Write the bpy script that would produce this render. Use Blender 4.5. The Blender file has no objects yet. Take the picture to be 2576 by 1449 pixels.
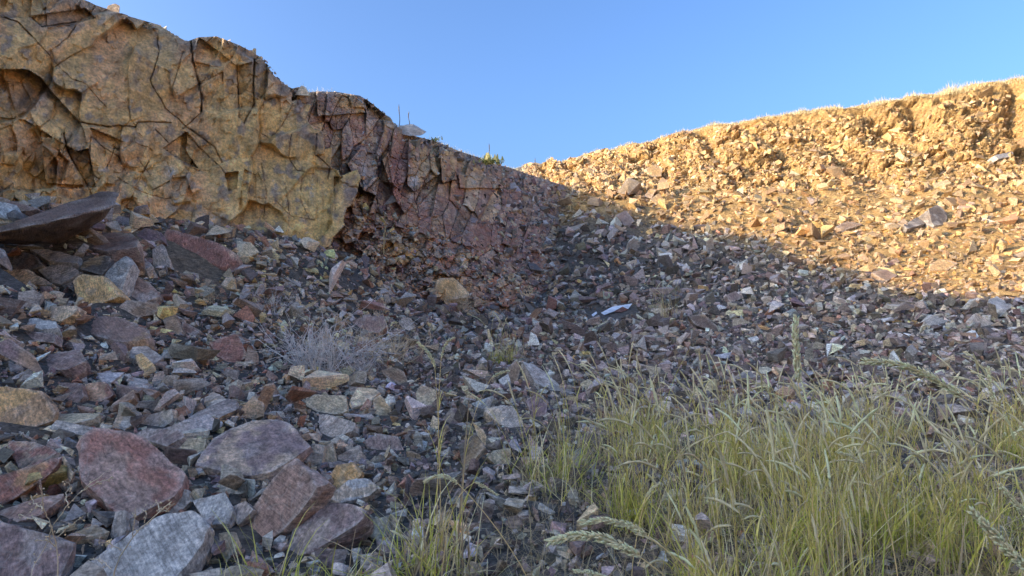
import bpy, bmesh, math, random
import numpy as np
from mathutils import Vector, Matrix

rng = np.random.default_rng(7)
random.seed(7)
sc = bpy.context.scene
COL = sc.collection

# ------------------------------------------------------------------ camera, sky, sun, exposure
F = 1535.0            # focal length in units of a 2576 pixel wide frame
CX, CY = 1288.0, 724.0
EYE = 1.6
cam_d = bpy.data.cameras.new('camera')
cam_d.sensor_width = 36.0
cam_d.lens = 36.0 * F / 2576.0
cam_d.clip_start = 0.05
cam_d.clip_end = 2000
cam = bpy.data.objects.new('camera', cam_d)
COL.objects.link(cam)
cam.location = (0, 0, EYE)
cam.rotation_euler = (math.radians(90), 0, 0)
sc.camera = cam

SUN_EL = math.radians(15.5)
SUN_AZ = math.radians(-107.0)      # compass angle from +Y towards +X of the direction TO the sun
SUN_DIR = Vector((math.sin(SUN_AZ) * math.cos(SUN_EL), math.cos(SUN_AZ) * math.cos(SUN_EL), math.sin(SUN_EL)))
world = bpy.data.worlds.new('World')
sc.world = world
world.use_nodes = True
wn = world.node_tree
wn.nodes.clear()
sky = wn.nodes.new('ShaderNodeTexSky')
sky.sky_type = 'NISHITA'
sky.sun_disc = False
sky.sun_elevation = SUN_EL
sky.sun_rotation = SUN_AZ
sky.altitude = 0
sky.air_density = 0.78
sky.dust_density = 5.5
sky.ozone_density = 5.5
bg = wn.nodes.new('ShaderNodeBackground')
bg.inputs['Strength'].default_value = 0.15
wo = wn.nodes.new('ShaderNodeOutputWorld')
wn.links.new(sky.outputs[0], bg.inputs['Color'])
wn.links.new(bg.outputs[0], wo.inputs['Surface'])

sun_d = bpy.data.lights.new('sun', 'SUN')
sun_d.energy = 2.05
sun_d.angle = math.radians(0.5)
sun_d.color = (1.0, 0.77, 0.47)
sun = bpy.data.objects.new('sun', sun_d)
COL.objects.link(sun)
sun.rotation_euler = SUN_DIR.to_track_quat('Z', 'Y').to_euler()
sun.location = SUN_DIR * 50

sc.view_settings.view_transform = 'Standard'
sc.view_settings.look = 'None'
sc.view_settings.gamma = 1.0
sc.view_settings.use_curve_mapping = False
sc.view_settings.exposure = 1.7
sc.cycles.max_bounces = 5
sc.cycles.diffuse_bounces = 3
sc.cycles.use_adaptive_sampling = True
sc.cycles.use_denoising = True

# ------------------------------------------------------------------ helpers
def tag(o, label=None, cat=None, group=None, kind=None):
    if label: o['label'] = label
    if cat: o['category'] = cat
    if group: o['group'] = group
    if kind: o['kind'] = kind
    return o

def pix(u, v, Y):
    """point seen at (u, v) of the 2576 wide photograph, Y metres ahead"""
    return np.array([(u - CX) / F * Y, Y, EYE + (CY - v) / F * Y])

def smooth(x, a, b):
    t = np.clip((x - a) / (b - a), 0, 1)
    return t * t * (3 - 2 * t)

def _hash(ix, iy, iz, seed):
    h = (ix.astype(np.int64) * 374761393 + iy.astype(np.int64) * 668265263 + iz.astype(np.int64) * 2147483647 + seed * 1274126177) & 0xffffffff
    h = ((h ^ (h >> 13)) * 1274126177) & 0xffffffff
    h = ((h ^ (h >> 16)) * 2246822519) & 0xffffffff
    return (h ^ (h >> 15)) & 0xffffffff

def vnoise(p, seed=0):
    """value-gradient noise of points (N,3), about -1..1"""
    p = np.asarray(p, float)
    i = np.floor(p).astype(np.int64)
    f = p - i
    w = f * f * f * (f * (f * 6 - 15) + 10)
    out = np.zeros(len(p))
    for dx in (0, 1):
        for dy in (0, 1):
            for dz in (0, 1):
                h = _hash(i[:, 0] + dx, i[:, 1] + dy, i[:, 2] + dz, seed)
                gx = ((h & 1023) / 511.5) - 1
                gy = (((h >> 10) & 1023) / 511.5) - 1
                gz = (((h >> 20) & 1023) / 511.5) - 1
                d = gx * (f[:, 0] - dx) + gy * (f[:, 1] - dy) + gz * (f[:, 2] - dz)
                ww = (w[:, 0] if dx else 1 - w[:, 0]) * (w[:, 1] if dy else 1 - w[:, 1]) * (w[:, 2] if dz else 1 - w[:, 2])
                out += d * ww
    return out * 1.3

def fbm(p, octaves=4, seed=0, gain=0.5, lac=2.03):
    p = np.asarray(p, float)
    a, s, out = 1.0, 1.0, np.zeros(len(p))
    for k in range(octaves):
        out += a * vnoise(p * s + 17.3 * k, seed + k)
        a *= gain
        s *= lac
    return out

def worley(p, seed=0, jitter=0.95):
    """2D cells: returns (F1, F2, id1, id2, centre1)"""
    p = np.asarray(p, float)
    i = np.floor(p).astype(np.int64)
    n = len(p)
    f1 = np.full(n, 9.0); f2 = np.full(n, 9.0)
    id1 = np.zeros(n, np.int64); id2 = np.zeros(n, np.int64)
    c1 = np.zeros((n, 2)); c2 = np.zeros((n, 2))
    zz = np.zeros(n, np.int64)
    for dx in (-1, 0, 1):
        for dy in (-1, 0, 1):
            cx, cy = i[:, 0] + dx, i[:, 1] + dy
            h = _hash(cx, cy, zz, seed)
            px = cx + 0.5 + jitter * (((h & 0xffff) / 65535.0) - 0.5)
            py = cy + 0.5 + jitter * ((((h >> 16) & 0xffff) / 65535.0) - 0.5)
            d = np.hypot(p[:, 0] - px, p[:, 1] - py)
            cid = (cx + 5000) * 20000 + (cy + 5000)
            near = d < f1
            mid = (~near) & (d < f2)
            f2 = np.where(near, f1, np.where(mid, d, f2))
            id2 = np.where(near, id1, np.where(mid, cid, id2))
            id1 = np.where(near, cid, id1)
            c2[near] = c1[near]
            c2[mid, 0] = px[mid]; c2[mid, 1] = py[mid]
            c1[near, 0] = px[near]; c1[near, 1] = py[near]
            f1 = np.where(near, d, f1)
    return f1, f2, id1, id2, c1, c2

def rnd_of(ids, k, seed=0):
    """a repeatable 0..1 number for each id"""
    ids = np.asarray(ids, np.int64)
    return _hash(ids % 100003, ids // 100003, np.full(ids.shape, k, np.int64), seed + 991) / 4294967295.0

def poly_mask(u, v, poly):
    inside = np.zeros(u.shape, bool)
    n = len(poly)
    for k in range(n):
        x0, y0 = poly[k]; x1, y1 = poly[(k + 1) % n]
        if y0 == y1: continue
        c = ((y0 > v) != (y1 > v)) & (u < (x1 - x0) * (v - y0) / (y1 - y0) + x0)
        inside ^= c
    return inside

def seg_dist(u, v, pts):
    d = np.full(u.shape, 1e9)
    for (x0, y0), (x1, y1) in zip(pts[:-1], pts[1:]):
        dx, dy = x1 - x0, y1 - y0
        t = np.clip(((u - x0) * dx + (v - y0) * dy) / (dx * dx + dy * dy + 1e-9), 0, 1)
        d = np.minimum(d, np.hypot(u - x0 - t * dx, v - y0 - t * dy))
    return d

def mesh_np(name, verts, faces, cols=None, smooth_shade=False, mat=None):
    """faces: (M,3) or (M,4) array; cols: (N,3) per vertex"""
    me = bpy.data.meshes.new(name)
    verts = np.ascontiguousarray(verts, np.float32)
    faces = np.ascontiguousarray(faces, np.int32)
    k = faces.shape[1]
    me.vertices.add(len(verts))
    me.vertices.foreach_set('co', verts.ravel())
    me.loops.add(faces.size)
    me.loops.foreach_set('vertex_index', faces.ravel())
    me.polygons.add(len(faces))
    me.polygons.foreach_set('loop_start', np.arange(0, faces.size, k, dtype=np.int32))
    me.polygons.foreach_set('use_smooth', np.full(len(faces), smooth_shade, bool))
    me.update(calc_edges=True)
    if cols is not None:
        at = me.color_attributes.new('Col', 'FLOAT_COLOR', 'POINT')
        c4 = np.ones((len(verts), 4), np.float32)
        c4[:, :3] = cols
        at.data.foreach_set('color', c4.ravel())
    if mat: me.materials.append(mat)
    return me

def add(name, me, parent=None):
    o = bpy.data.objects.new(name, me)
    COL.objects.link(o)
    if parent: o.parent = parent
    return o

def empty(name, loc=(0, 0, 0)):
    o = bpy.data.objects.new(name, None)
    o.empty_display_size = 0.1
    COL.objects.link(o)
    o.location = loc
    return o

# ------------------------------------------------------------------ materials
def rock_mat(name, scale=6.0, bump=0.5, var=0.45, rough=0.85, vein=0.0, grain=0.3, layers=(1.0, 2.2, 11.0), stain=(0.26, 0.15, 0.07), stain_amt=0.25):
    m = bpy.data.materials.new(name)
    m.use_nodes = True
    n, l = m.node_tree.nodes, m.node_tree.links
    b = n['Principled BSDF']
    b.inputs['Roughness'].default_value = rough
    b.inputs['Specular IOR Level'].default_value = 0.35
    at = n.new('ShaderNodeAttribute'); at.attribute_name = 'Col'
    tc = n.new('ShaderNodeTexCoord')
    n1 = n.new('ShaderNodeTexNoise'); n1.inputs['Scale'].default_value = scale; n1.inputs['Detail'].default_value = 8; n1.inputs['Roughness'].default_value = 0.65
    n2 = n.new('ShaderNodeTexNoise'); n2.inputs['Scale'].default_value = scale * 0.4; n2.inputs['Detail'].default_value = 4; n2.inputs['Distortion'].default_value = 0.8
    n3 = n.new('ShaderNodeTexNoise'); n3.inputs['Scale'].default_value = scale * 7; n3.inputs['Detail'].default_value = 6; n3.inputs['Roughness'].default_value = 0.7
    for q in (n1, n2, n3): l.new(tc.outputs['Object'], q.inputs['Vector'])
    mr = n.new('ShaderNodeMapRange')
    mr.inputs['From Min'].default_value = 0.3; mr.inputs['From Max'].default_value = 0.7
    mr.inputs['To Min'].default_value = 1 - var; mr.inputs['To Max'].default_value = 1 + var
    l.new(n1.outputs['Fac'], mr.inputs['Value'])
    mul = n.new('ShaderNodeVectorMath'); mul.operation = 'SCALE'
    l.new(at.outputs['Color'], mul.inputs[0]); l.new(mr.outputs[0], mul.inputs['Scale'])
    cr = n.new('ShaderNodeMapRange'); cr.inputs['From Min'].default_value = 0.52; cr.inputs['From Max'].default_value = 0.7
    cr.inputs['To Max'].default_value = stain_amt
    l.new(n2.outputs['Fac'], cr.inputs['Value'])
    mx = n.new('ShaderNodeMix'); mx.data_type = 'RGBA'
    l.new(cr.outputs[0], mx.inputs['Factor']); l.new(mul.outputs[0], mx.inputs[6]); mx.inputs[7].default_value = (*stain, 1)
    # pale mineral flecks
    cf = n.new('ShaderNodeMapRange'); cf.inputs['From Min'].default_value = 0.66; cf.inputs['From Max'].default_value = 0.76; cf.inputs['To Max'].default_value = 0.4
    l.new(n3.outputs['Fac'], cf.inputs['Value'])
    mx2 = n.new('ShaderNodeMix'); mx2.data_type = 'RGBA'
    l.new(cf.outputs[0], mx2.inputs['Factor']); l.new(mx.outputs[2], mx2.inputs[6]); mx2.inputs[7].default_value = (0.42, 0.40, 0.36, 1)
    # sharp grain and slaty layering
    mp = n.new('ShaderNodeMapping'); mp.inputs['Rotation'].default_value = (0.5, 0.35, 0.2); mp.inputs['Scale'].default_value = layers
    l.new(tc.outputs['Object'], mp.inputs['Vector'])
    n5 = n.new('ShaderNodeTexNoise'); n5.inputs['Scale'].default_value = scale * 0.55; n5.inputs['Detail'].default_value = 7; n5.inputs['Roughness'].default_value = 0.7; n5.inputs['Distortion'].default_value = 0.3
    l.new(mp.outputs[0], n5.inputs['Vector'])
    n6 = n.new('ShaderNodeTexNoise'); n6.inputs['Scale'].default_value = scale * 4.0; n6.inputs['Detail'].default_value = 5; n6.inputs['Roughness'].default_value = 0.75
    l.new(tc.outputs['Object'], n6.inputs['Vector'])
    g1_ = n.new('ShaderNodeMapRange'); g1_.inputs['From Min'].default_value = 0.36; g1_.inputs['From Max'].default_value = 0.62; g1_.inputs['To Min'].default_value = 1 - grain; g1_.inputs['To Max'].default_value = 1 + grain * 1.05
    l.new(n5.outputs['Fac'], g1_.inputs['Value'])
    g2n = n.new('ShaderNodeMapRange'); g2n.inputs['From Min'].default_value = 0.38; g2n.inputs['From Max'].default_value = 0.60; g2n.inputs['To Min'].default_value = 1 - grain * 0.8; g2n.inputs['To Max'].default_value = 1 + grain * 0.9
    l.new(n6.outputs['Fac'], g2n.inputs['Value'])
    gm = n.new('ShaderNodeMath'); gm.operation = 'MULTIPLY'; l.new(g1_.outputs[0], gm.inputs[0]); l.new(g2n.outputs[0], gm.inputs[1])
    gs = n.new('ShaderNodeVectorMath'); gs.operation = 'SCALE'; l.new(mx2.outputs[2], gs.inputs[0]); l.new(gm.outputs[0], gs.inputs['Scale'])
    last = gs.outputs[0]
    if vein > 0:
        n4 = n.new('ShaderNodeTexNoise'); n4.inputs['Scale'].default_value = scale * 0.28; n4.inputs['Detail'].default_value = 3; n4.inputs['Distortion'].default_value = 0.7
        l.new(tc.outputs['Object'], n4.inputs['Vector'])
        a1_ = n.new('ShaderNodeMath'); a1_.operation = 'SUBTRACT'; a1_.inputs[1].default_value = 0.5; l.new(n4.outputs['Fac'], a1_.inputs[0])
        a2_ = n.new('ShaderNodeMath'); a2_.operation = 'ABSOLUTE'; l.new(a1_.outputs[0], a2_.inputs[0])
        a3_ = n.new('ShaderNodeMapRange'); a3_.inputs['From Min'].default_value = 0.0; a3_.inputs['From Max'].default_value = 0.010; a3_.inputs['To Min'].default_value = vein; a3_.inputs['To Max'].default_value = 0.0
        l.new(a2_.outputs[0], a3_.inputs['Value'])
        mx3 = n.new('ShaderNodeMix'); mx3.data_type = 'RGBA'
        l.new(a3_.outputs[0], mx3.inputs['Factor']); l.new(last, mx3.inputs[6]); mx3.inputs[7].default_value = (0.60, 0.54, 0.45, 1)
        last = mx3.outputs[2]
    l.new(last, b.inputs['Base Color'])
    sm = n.new('ShaderNodeMath'); sm.operation = 'MULTIPLY_ADD'; sm.inputs[1].default_value = 0.25
    l.new(n6.outputs['Fac'], sm.inputs[0]); l.new(n5.outputs['Fac'], sm.inputs[2])
    bp = n.new('ShaderNodeBump'); bp.inputs['Strength'].default_value = bump; bp.inputs['Distance'].default_value = 0.5 / scale
    l.new(sm.outputs[0], bp.inputs['Height']); l.new(bp.outputs[0], b.inputs['Normal'])
    return m

def leaf_mat(name, rough=0.6, trans=0.3):
    m = bpy.data.materials.new(name)
    m.use_nodes = True
    n, l = m.node_tree.nodes, m.node_tree.links
    b = n['Principled BSDF']; b.inputs['Roughness'].default_value = rough
    b.inputs['Specular IOR Level'].default_value = 0.3
    at = n.new('ShaderNodeAttribute'); at.attribute_name = 'Col'
    tc = n.new('ShaderNodeTexCoord')
    nz = n.new('ShaderNodeTexNoise'); nz.inputs['Scale'].default_value = 40
    l.new(tc.outputs['Object'], nz.inputs['Vector'])
    mr = n.new('ShaderNodeMapRange'); mr.inputs['To Min'].default_value = 0.7; mr.inputs['To Max'].default_value = 1.3
    l.new(nz.outputs['Fac'], mr.inputs['Value'])
    mul = n.new('ShaderNodeVectorMath'); mul.operation = 'SCALE'
    l.new(at.outputs['Color'], mul.inputs[0]); l.new(mr.outputs[0], mul.inputs['Scale'])
    l.new(mul.outputs[0], b.inputs['Base Color'])
    tr = n.new('ShaderNodeBsdfTranslucent'); l.new(mul.outputs[0], tr.inputs['Color'])
    mx = n.new('ShaderNodeMixShader'); mx.inputs[0].default_value = trans
    l.new(b.outputs[0], mx.inputs[1]); l.new(tr.outputs[0], mx.inputs[2])
    l.new(mx.outputs[0], n['Material Output'].inputs['Surface'])
    return m

M_STONE = rock_mat('stone', 11.0, 0.5, 0.25, rough=0.5, vein=0.22, grain=0.36, stain=(0.30, 0.19, 0.11), stain_amt=0.3)
M_GROUND = rock_mat('gravel_soil', 9.0, 0.9, 0.55, stain_amt=0.1)
M_CLIFF = rock_mat('cliff_rock', 5.0, 0.5, 0.18, grain=0.28, layers=(1.5, 1.2, 2.2), stain=(0.34, 0.22, 0.12), stain_amt=0.25)
M_GRASS = leaf_mat('grass_blade')
M_TWIG = leaf_mat('dry_twig', 0.8, 0.0)

PAL = {   # name: base colour
    'grey': (0.375, 0.325, 0.272), 'blue grey': (0.370, 0.358, 0.330), 'dark grey': (0.165, 0.140, 0.118),
    'purple grey': (0.300, 0.222, 0.196), 'red brown': (0.385, 0.205, 0.138), 'olive grey': (0.430, 0.362, 0.240),
    'ochre': (0.600, 0.400, 0.175), 'tan': (0.600, 0.460, 0.285), 'pale grey': (0.540, 0.490, 0.420), 'brown': (0.345, 0.235, 0.150),
}
PN = list(PAL)
PAL = {k: tuple(np.array(c) * [1.10, 1.04, 0.97] * (0.84 if k in ('dark grey', 'purple grey', 'brown', 'red brown') else 1.14)) for k, c in PAL.items()}
PC = np.array([PAL[k] for k in PN])

# ------------------------------------------------------------------ the ground as a height field over (X/Y, Y)
def z_of(v, Y): return EYE + (CY - v) / F * Y
# per column: 8 (v, Y) nodes from the viewer outwards, then three more (Y, Z) nodes
COLS = {
    -900: ([(1449, 2.4), (1200, 3.3), (1000, 4.1), (820, 4.8), (680, 5.4), (580, 6.0), (500, 6.7), (480, 7.2)], [(14, 2.9), (25, 3), (40, 3)]),
    0:    ([(1449, 3.0), (1200, 4.2), (1000, 5.3), (850, 6.3), (710, 7.3), (610, 8.1), (525, 9.2), (505, 9.9)], [(18, 3.0), (28, 3.2), (42, 3.5)]),
    300:  ([(1449, 3.2), (1200, 4.4), (1000, 6.0), (850, 7.6), (710, 9.0), (610, 10.0), (545, 11.2), (530, 12.0)], [(20, 3.2), (30, 3.6), (44, 4)]),
    640:  ([(1449, 3.3), (1200, 4.6), (1000, 6.8), (850, 9.0), (710, 11.0), (620, 12.3), (580, 13.2), (565, 14.2)], [(22, 3.3), (32, 4.5), (45, 6)]),
    880:  ([(1449, 3.4), (1200, 5.0), (1000, 7.6), (850, 10.5), (730, 12.8), (660, 14.0), (640, 15.0), (640, 16.2)], [(24, 3.0), (34, 5.5), (46, 8)]),
    1100: ([(1449, 3.4), (1200, 5.1), (1000, 8.3), (850, 12.5), (775, 15.2), (745, 17.0), (740, 18.5), (735, 20.0)], [(26, 2.6), (35, 6.0), (45, 9.2)]),
    1300: ([(1449, 3.4), (1200, 5.1), (1000, 8.6), (850, 14.0), (790, 17.8), (765, 20.0), (740, 22.5), (690, 25.0)], [(29, 3.9), (36, 7.2), (44, 10.2)]),
    1450: ([(1449, 3.4), (1200, 5.1), (1000, 8.7), (850, 14.2), (785, 18.5), (700, 21.5), (600, 24.5), (505, 28.0)], [(31.5, z_of(455, 31.5)), (37, z_of(425, 37)), (42, z_of(395, 42))]),
    1600: ([(1449, 3.4), (1200, 5.1), (1000, 8.7), (850, 14.5), (780, 18.0), (700, 21.0), (600, 24.5), (500, 28.5)], [(32, z_of(440, 32)), (35, z_of(400, 35)), (38, z_of(362, 38))]),
    1850: ([(1449, 3.4), (1200, 5.1), (1000, 8.7), (880, 13.0), (800, 16.0), (700, 19.5), (600, 23.0), (500, 27.0)], [(30, z_of(430, 30)), (32.2, z_of(370, 32.2)), (35, z_of(306, 35))]),
    2200: ([(1449, 3.4), (1200, 5.1), (1000, 8.7), (880, 12.0), (800, 14.5), (700, 18.0), (600, 21.5), (500, 25.0)], [(28, z_of(400, 28)), (29.5, z_of(330, 29.5)), (31.2, z_of(255, 31.2))]),
    2576: ([(1449, 3.4), (1200, 5.0), (1000, 8.5), (880, 11.0), (800, 13.0), (700, 16.0), (600, 19.5), (500, 23.0)], [(26, z_of(390, 26)), (27.5, z_of(295, 27.5)), (29, z_of(203, 29))]),
    3500: ([(1449, 3.2), (1200, 4.4), (1000, 7.0), (880, 9.0), (800, 10.5), (700, 13.0), (600, 16.0), (500, 19.0)], [(21, z_of(370, 21)), (22.5, z_of(250, 22.5)), (24, z_of(120, 24))]),
}
ku = np.array(sorted(COLS))
nodeY, nodeZ = [], []
for u in ku:
    a, b = COLS[u]
    nodeY.append([0.6] + [y for _, y in a] + [y for y, _ in b])
    nodeZ.append([0.0] + [z_of(v, y) for v, y in a] + [z for _, z in b])
nodeY, nodeZ = np.array(nodeY), np.array(nodeZ)

def pchip(xk, yk, x):
    """monotone cubic through (xk, yk)"""
    h = np.diff(xk); d = np.diff(yk) / h
    m = np.zeros(len(xk)); m[0], m[-1] = d[0], d[-1]
    for i in range(1, len(xk) - 1):
        if d[i - 1] * d[i] > 0:
            w1, w2 = 2 * h[i] + h[i - 1], h[i] + 2 * h[i - 1]
            m[i] = (w1 + w2) / (w1 / d[i - 1] + w2 / d[i])
    i = np.clip(np.searchsorted(xk, x) - 1, 0, len(h) - 1)
    t = (x - xk[i]) / h[i]
    return yk[i] * (1 + 2 * t) * (1 - t) ** 2 + m[i] * h[i] * t * (1 - t) ** 2 + yk[i + 1] * t * t * (3 - 2 * t) + m[i + 1] * h[i] * t * t * (t - 1)

gu = np.concatenate([np.linspace(-900, -60, 24, endpoint=False), np.linspace(-60, 1280, 190, endpoint=False),
                     np.linspace(1280, 2660, 460, endpoint=False), np.linspace(2660, 3500, 24)])
gY = np.concatenate([np.linspace(0.6, 18, 170, endpoint=False), np.linspace(18, 46, 400, endpoint=False)])
NU, NY = len(gu), len(gY)
colY = np.stack([pchip(ku.astype(float), nodeY[:, k], gu) for k in range(nodeY.shape[1])], 1)
colZ = np.stack([pchip(ku.astype(float), nodeZ[:, k], gu) for k in range(nodeZ.shape[1])], 1)
GZ = np.zeros((NU, NY))
HT = np.zeros((NU, NY))      # 0..1 where the rough outcrop of the far hill is
CREST = colY[:, -1]
for i in range(NU):
    yk = np.append(colY[i], [CREST[i] + 6, CREST[i] + 60]); zk = np.append(colZ[i], [colZ[i, -1] + 0.5, colZ[i, -1] + 1.0])
    GZ[i] = pchip(yk, zk, np.clip(gY, yk[0], yk[-1]))
    HT[i] = smooth(gY, colY[i, 8] - 0.5, colY[i, 9]) * (1 - smooth(gY, CREST[i] - 1.0, CREST[i] + 0.3) * 0.85)
uu = np.repeat(gu[:, None], NY, 1); yy = np.repeat(gY[None], NU, 0)
GX = (uu - CX) / F * yy
hillside = smooth(uu, 1290, 1380)
HT *= hillside
P2 = np.stack([GX.ravel(), yy.ravel(), GZ.ravel()], 1)
lump = fbm(P2 * [0.35, 0.35, 0.35], 4, 3)
fine = fbm(P2 * [1.6, 1.6, 1.6], 4, 11)
# the outcrop: tilted bedding lumps at two sizes
warp = np.stack([fbm(P2 * 0.8, 2, 21), fbm(P2 * 0.8, 2, 22)], 1)
q = np.stack([P2[:, 0] * 0.72 + 0.25 * P2[:, 2], P2[:, 2] * 1.75 - 0.62 * P2[:, 0]], 1)
f1, f2, i1, i2, c1, _c = worley(q * 0.85 + warp * 0.35, 5)
g1, g2, j1, j2, d1, _c = worley(q * 2.3 + warp * 0.6, 6)
h1, h2, k1, k2, e1, _c = worley(q * 5.2 + warp * 0.8, 8)
out = (rnd_of(i1, 1) - 0.5) * 0.42 + 0.20 * np.minimum((f2 - f1) * 2.2, 1) + (rnd_of(j1, 2) - 0.5) * 0.30 + 0.13 * np.minimum((g2 - g1) * 3, 1) \
    + (rnd_of(k1, 3) - 0.5) * 0.13 + 0.07 * np.minimum((h2 - h1) * 3, 1) - 0.32
gully = np.abs(vnoise(np.stack([P2[:, 0] * 0.33, P2[:, 2] * 0.08, P2[:, 0] * 0], 1), 40))
out -= 0.75 * np.exp(-(gully / 0.07) ** 2)
ht = HT.ravel()
lowmask = 1 - ht
dz = lowmask * (0.05 * lump + 0.03 * fine) * smooth(P2[:, 1], 2, 8) + ht * (out * 0.35 + 0.10 * fine)
# the talus below the outcrop is humpy too
tal = smooth(P2[:, 1], 19, 24) * lowmask * hillside.ravel()
dz += tal * (0.30 * lump + 0.10 * fine)
GZ = GZ + dz.reshape(NU, NY)

hol = np.exp(-(((uu - 70) / 150) ** 2 + ((yy - 8.55) / 0.75) ** 2) ** 2)
GZ = GZ - 0.75 * hol

def ground_z(X, Y):
    """height of the ground under (X, Y)"""
    X = np.asarray(X, float); Y = np.asarray(Y, float)
    u = CX + X / np.maximum(Y, 0.3) * F
    fi = np.interp(u, gu, np.arange(NU)); fj = np.interp(Y, gY, np.arange(NY))
    i = np.clip(fi.astype(int), 0, NU - 2); j = np.clip(fj.astype(int), 0, NY - 2)
    a, b = fi - i, fj - j
    return GZ[i, j] * (1 - a) * (1 - b) + GZ[i + 1, j] * a * (1 - b) + GZ[i, j + 1] * (1 - a) * b + GZ[i + 1, j + 1] * a * b

def ground_hit(u, v):
    """first ground point on the sight line of a pixel of the photograph"""
    Y = np.linspace(0.8, 45.9, 4000)
    X = (u - CX) / F * Y
    ray = EYE + (CY - v) / F * Y
    g = ground_z(X, Y)
    k = np.nonzero(ray < g)[0]
    k = k[0] if len(k) else int(np.argmin(ray - g))
    return np.array([X[k], Y[k], g[k]])

# colour of the soil
gc = np.zeros((len(P2), 3))
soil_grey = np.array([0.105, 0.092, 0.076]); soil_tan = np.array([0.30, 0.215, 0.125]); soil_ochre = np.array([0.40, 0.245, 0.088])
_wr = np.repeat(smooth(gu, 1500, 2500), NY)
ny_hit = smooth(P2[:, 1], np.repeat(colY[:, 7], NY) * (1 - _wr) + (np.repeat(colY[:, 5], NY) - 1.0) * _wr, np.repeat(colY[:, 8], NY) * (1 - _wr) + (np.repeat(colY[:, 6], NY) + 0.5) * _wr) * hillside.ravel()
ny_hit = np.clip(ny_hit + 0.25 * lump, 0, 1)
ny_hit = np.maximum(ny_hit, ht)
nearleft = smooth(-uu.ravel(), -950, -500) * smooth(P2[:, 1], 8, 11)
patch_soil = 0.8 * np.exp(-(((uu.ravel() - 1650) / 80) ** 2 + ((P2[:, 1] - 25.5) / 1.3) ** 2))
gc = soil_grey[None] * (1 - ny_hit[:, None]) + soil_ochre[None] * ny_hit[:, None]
gc = gc * (1 - 0.7 * nearleft[:, None]) + soil_tan[None] * 0.8 * 0.7 * nearleft[:, None]
gc = gc * (1 - patch_soil[:, None]) + soil_tan[None] * 0.75 * patch_soil[:, None]
gc *= (1 + 0.22 * fine[:, None])
tone = rnd_of(j1, 9)[:, None] * ht[:, None]
gc = gc * (1 - 0.30 * tone) + np.array([0.30, 0.17, 0.085]) * 0.30 * tone
gf = (np.arange(NU - 1)[:, None] * NY + np.arange(NY - 1)[None]).ravel()
gfaces = np.stack([gf, gf + NY, gf + NY + 1, gf + 1], 1)
gverts = np.stack([GX, yy, GZ], 2).reshape(-1, 3)
gverts[:, 1] -= ht * out * 0.85
gverts[:, 0] -= ht * out * 0.25
ground = add('ground', mesh_np('ground', gverts, gfaces, np.clip(gc, 0.02, 0.8), True, M_GROUND))
tag(ground, 'grey gravel and ochre earth of the quarry floor and hillside', 'ground', kind='structure')
# wide land sheet under and around everything
far_v = [(-600, -600, -0.35), (600, -600, -0.35), (600, 900, -0.35), (-600, 900, -0.35)]
land = add('terrain', mesh_np('terrain', far_v, np.array([[0, 1, 2, 3]]), np.tile([[0.22, 0.17, 0.10]], (4, 1)), False, M_GROUND))
tag(land, 'dry brown open land around the quarry', 'terrain', kind='structure')
# flat quarry floor behind the viewer
xs = np.linspace(-40, 40, 60); ys = np.linspace(-60, 0.75, 50)
bx, by = np.meshgrid(xs, ys, indexing='ij')
bz = -0.02 + 0.04 * fbm(np.stack([bx.ravel(), by.ravel(), bx.ravel() * 0], 1) * 0.5, 3, 77) - 0.05 * smooth(np.abs(bx.ravel()), 2, 10)
bf = (np.arange(59)[:, None] * 50 + np.arange(49)[None]).ravel()
yard = add('quarry_floor', mesh_np('quarry_floor', np.stack([bx.ravel(), by.ravel(), bz], 1), np.stack([bf, bf + 50, bf + 51, bf + 1], 1), np.tile([soil_tan * 0.8], (3000, 1)), True, M_GROUND))
tag(yard, 'flat stony quarry floor on the near side of the grass', 'ground', kind='structure')

# ------------------------------------------------------------------ the cliff: a fractured face split into blocks
top_uv = [(-700, -420), (-300, -210), (0, -60), (120, -35), (200, -5), (225, 4), (240, 12), (330, 42), (400, 62), (440, 88), (470, 104), (500, 93), (545, 91), (600, 112), (640, 133),
          (662, 150), (690, 190), (715, 212), (735, 222), (752, 218), (775, 232), (800, 229), (850, 231), (905, 240), (930, 255), (960, 280), (985, 303), (1000, 318), (1030, 338),
          (1100, 356), (1150, 378), (1200, 394), (1240, 410), (1290, 424), (1330, 438), (1400, 460), (1500, 486)]
bot_uv = [(-700, 520), (0, 560), (300, 590), (640, 640), (880, 720), (960, 770), (1100, 815), (1300, 820), (1380, 790), (1440, 720), (1500, 600)]
yb = [(-700, 7.3), (0, 9.6), (300, 11.3), (640, 13.2), (880, 14.6), (900, 14.7), (1000, 14.6), (1100, 15.0), (1200, 16.0), (1300, 17.6), (1400, 20.5), (1500, 25.0)]
yt = [(-700, 7.9), (0, 10.3), (300, 12.1), (640, 14.0), (740, 14.8), (800, 16.0), (880, 17.2), (1000, 19.0), (1100, 20.3), (1200, 23.0), (1320, 27.0), (1400, 29.0), (1500, 30.5)]
I = lambda tab, x: np.interp(x, [p[0] for p in tab], [p[1] for p in tab])
cu = np.concatenate([np.linspace(-700, -20, 50, endpoint=False), np.linspace(-20, 1500, 760)])
NR = 280
tt = np.linspace(0, 1, NR)
U = np.repeat(cu[:, None], NR, 1)
topv = I(top_uv, cu)
V = I(bot_uv, cu)[:, None] * (1 - tt) + topv[:, None] * tt
uf, vf = U.ravel(), V.ravel()
tf = np.tile(tt, len(cu))
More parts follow.
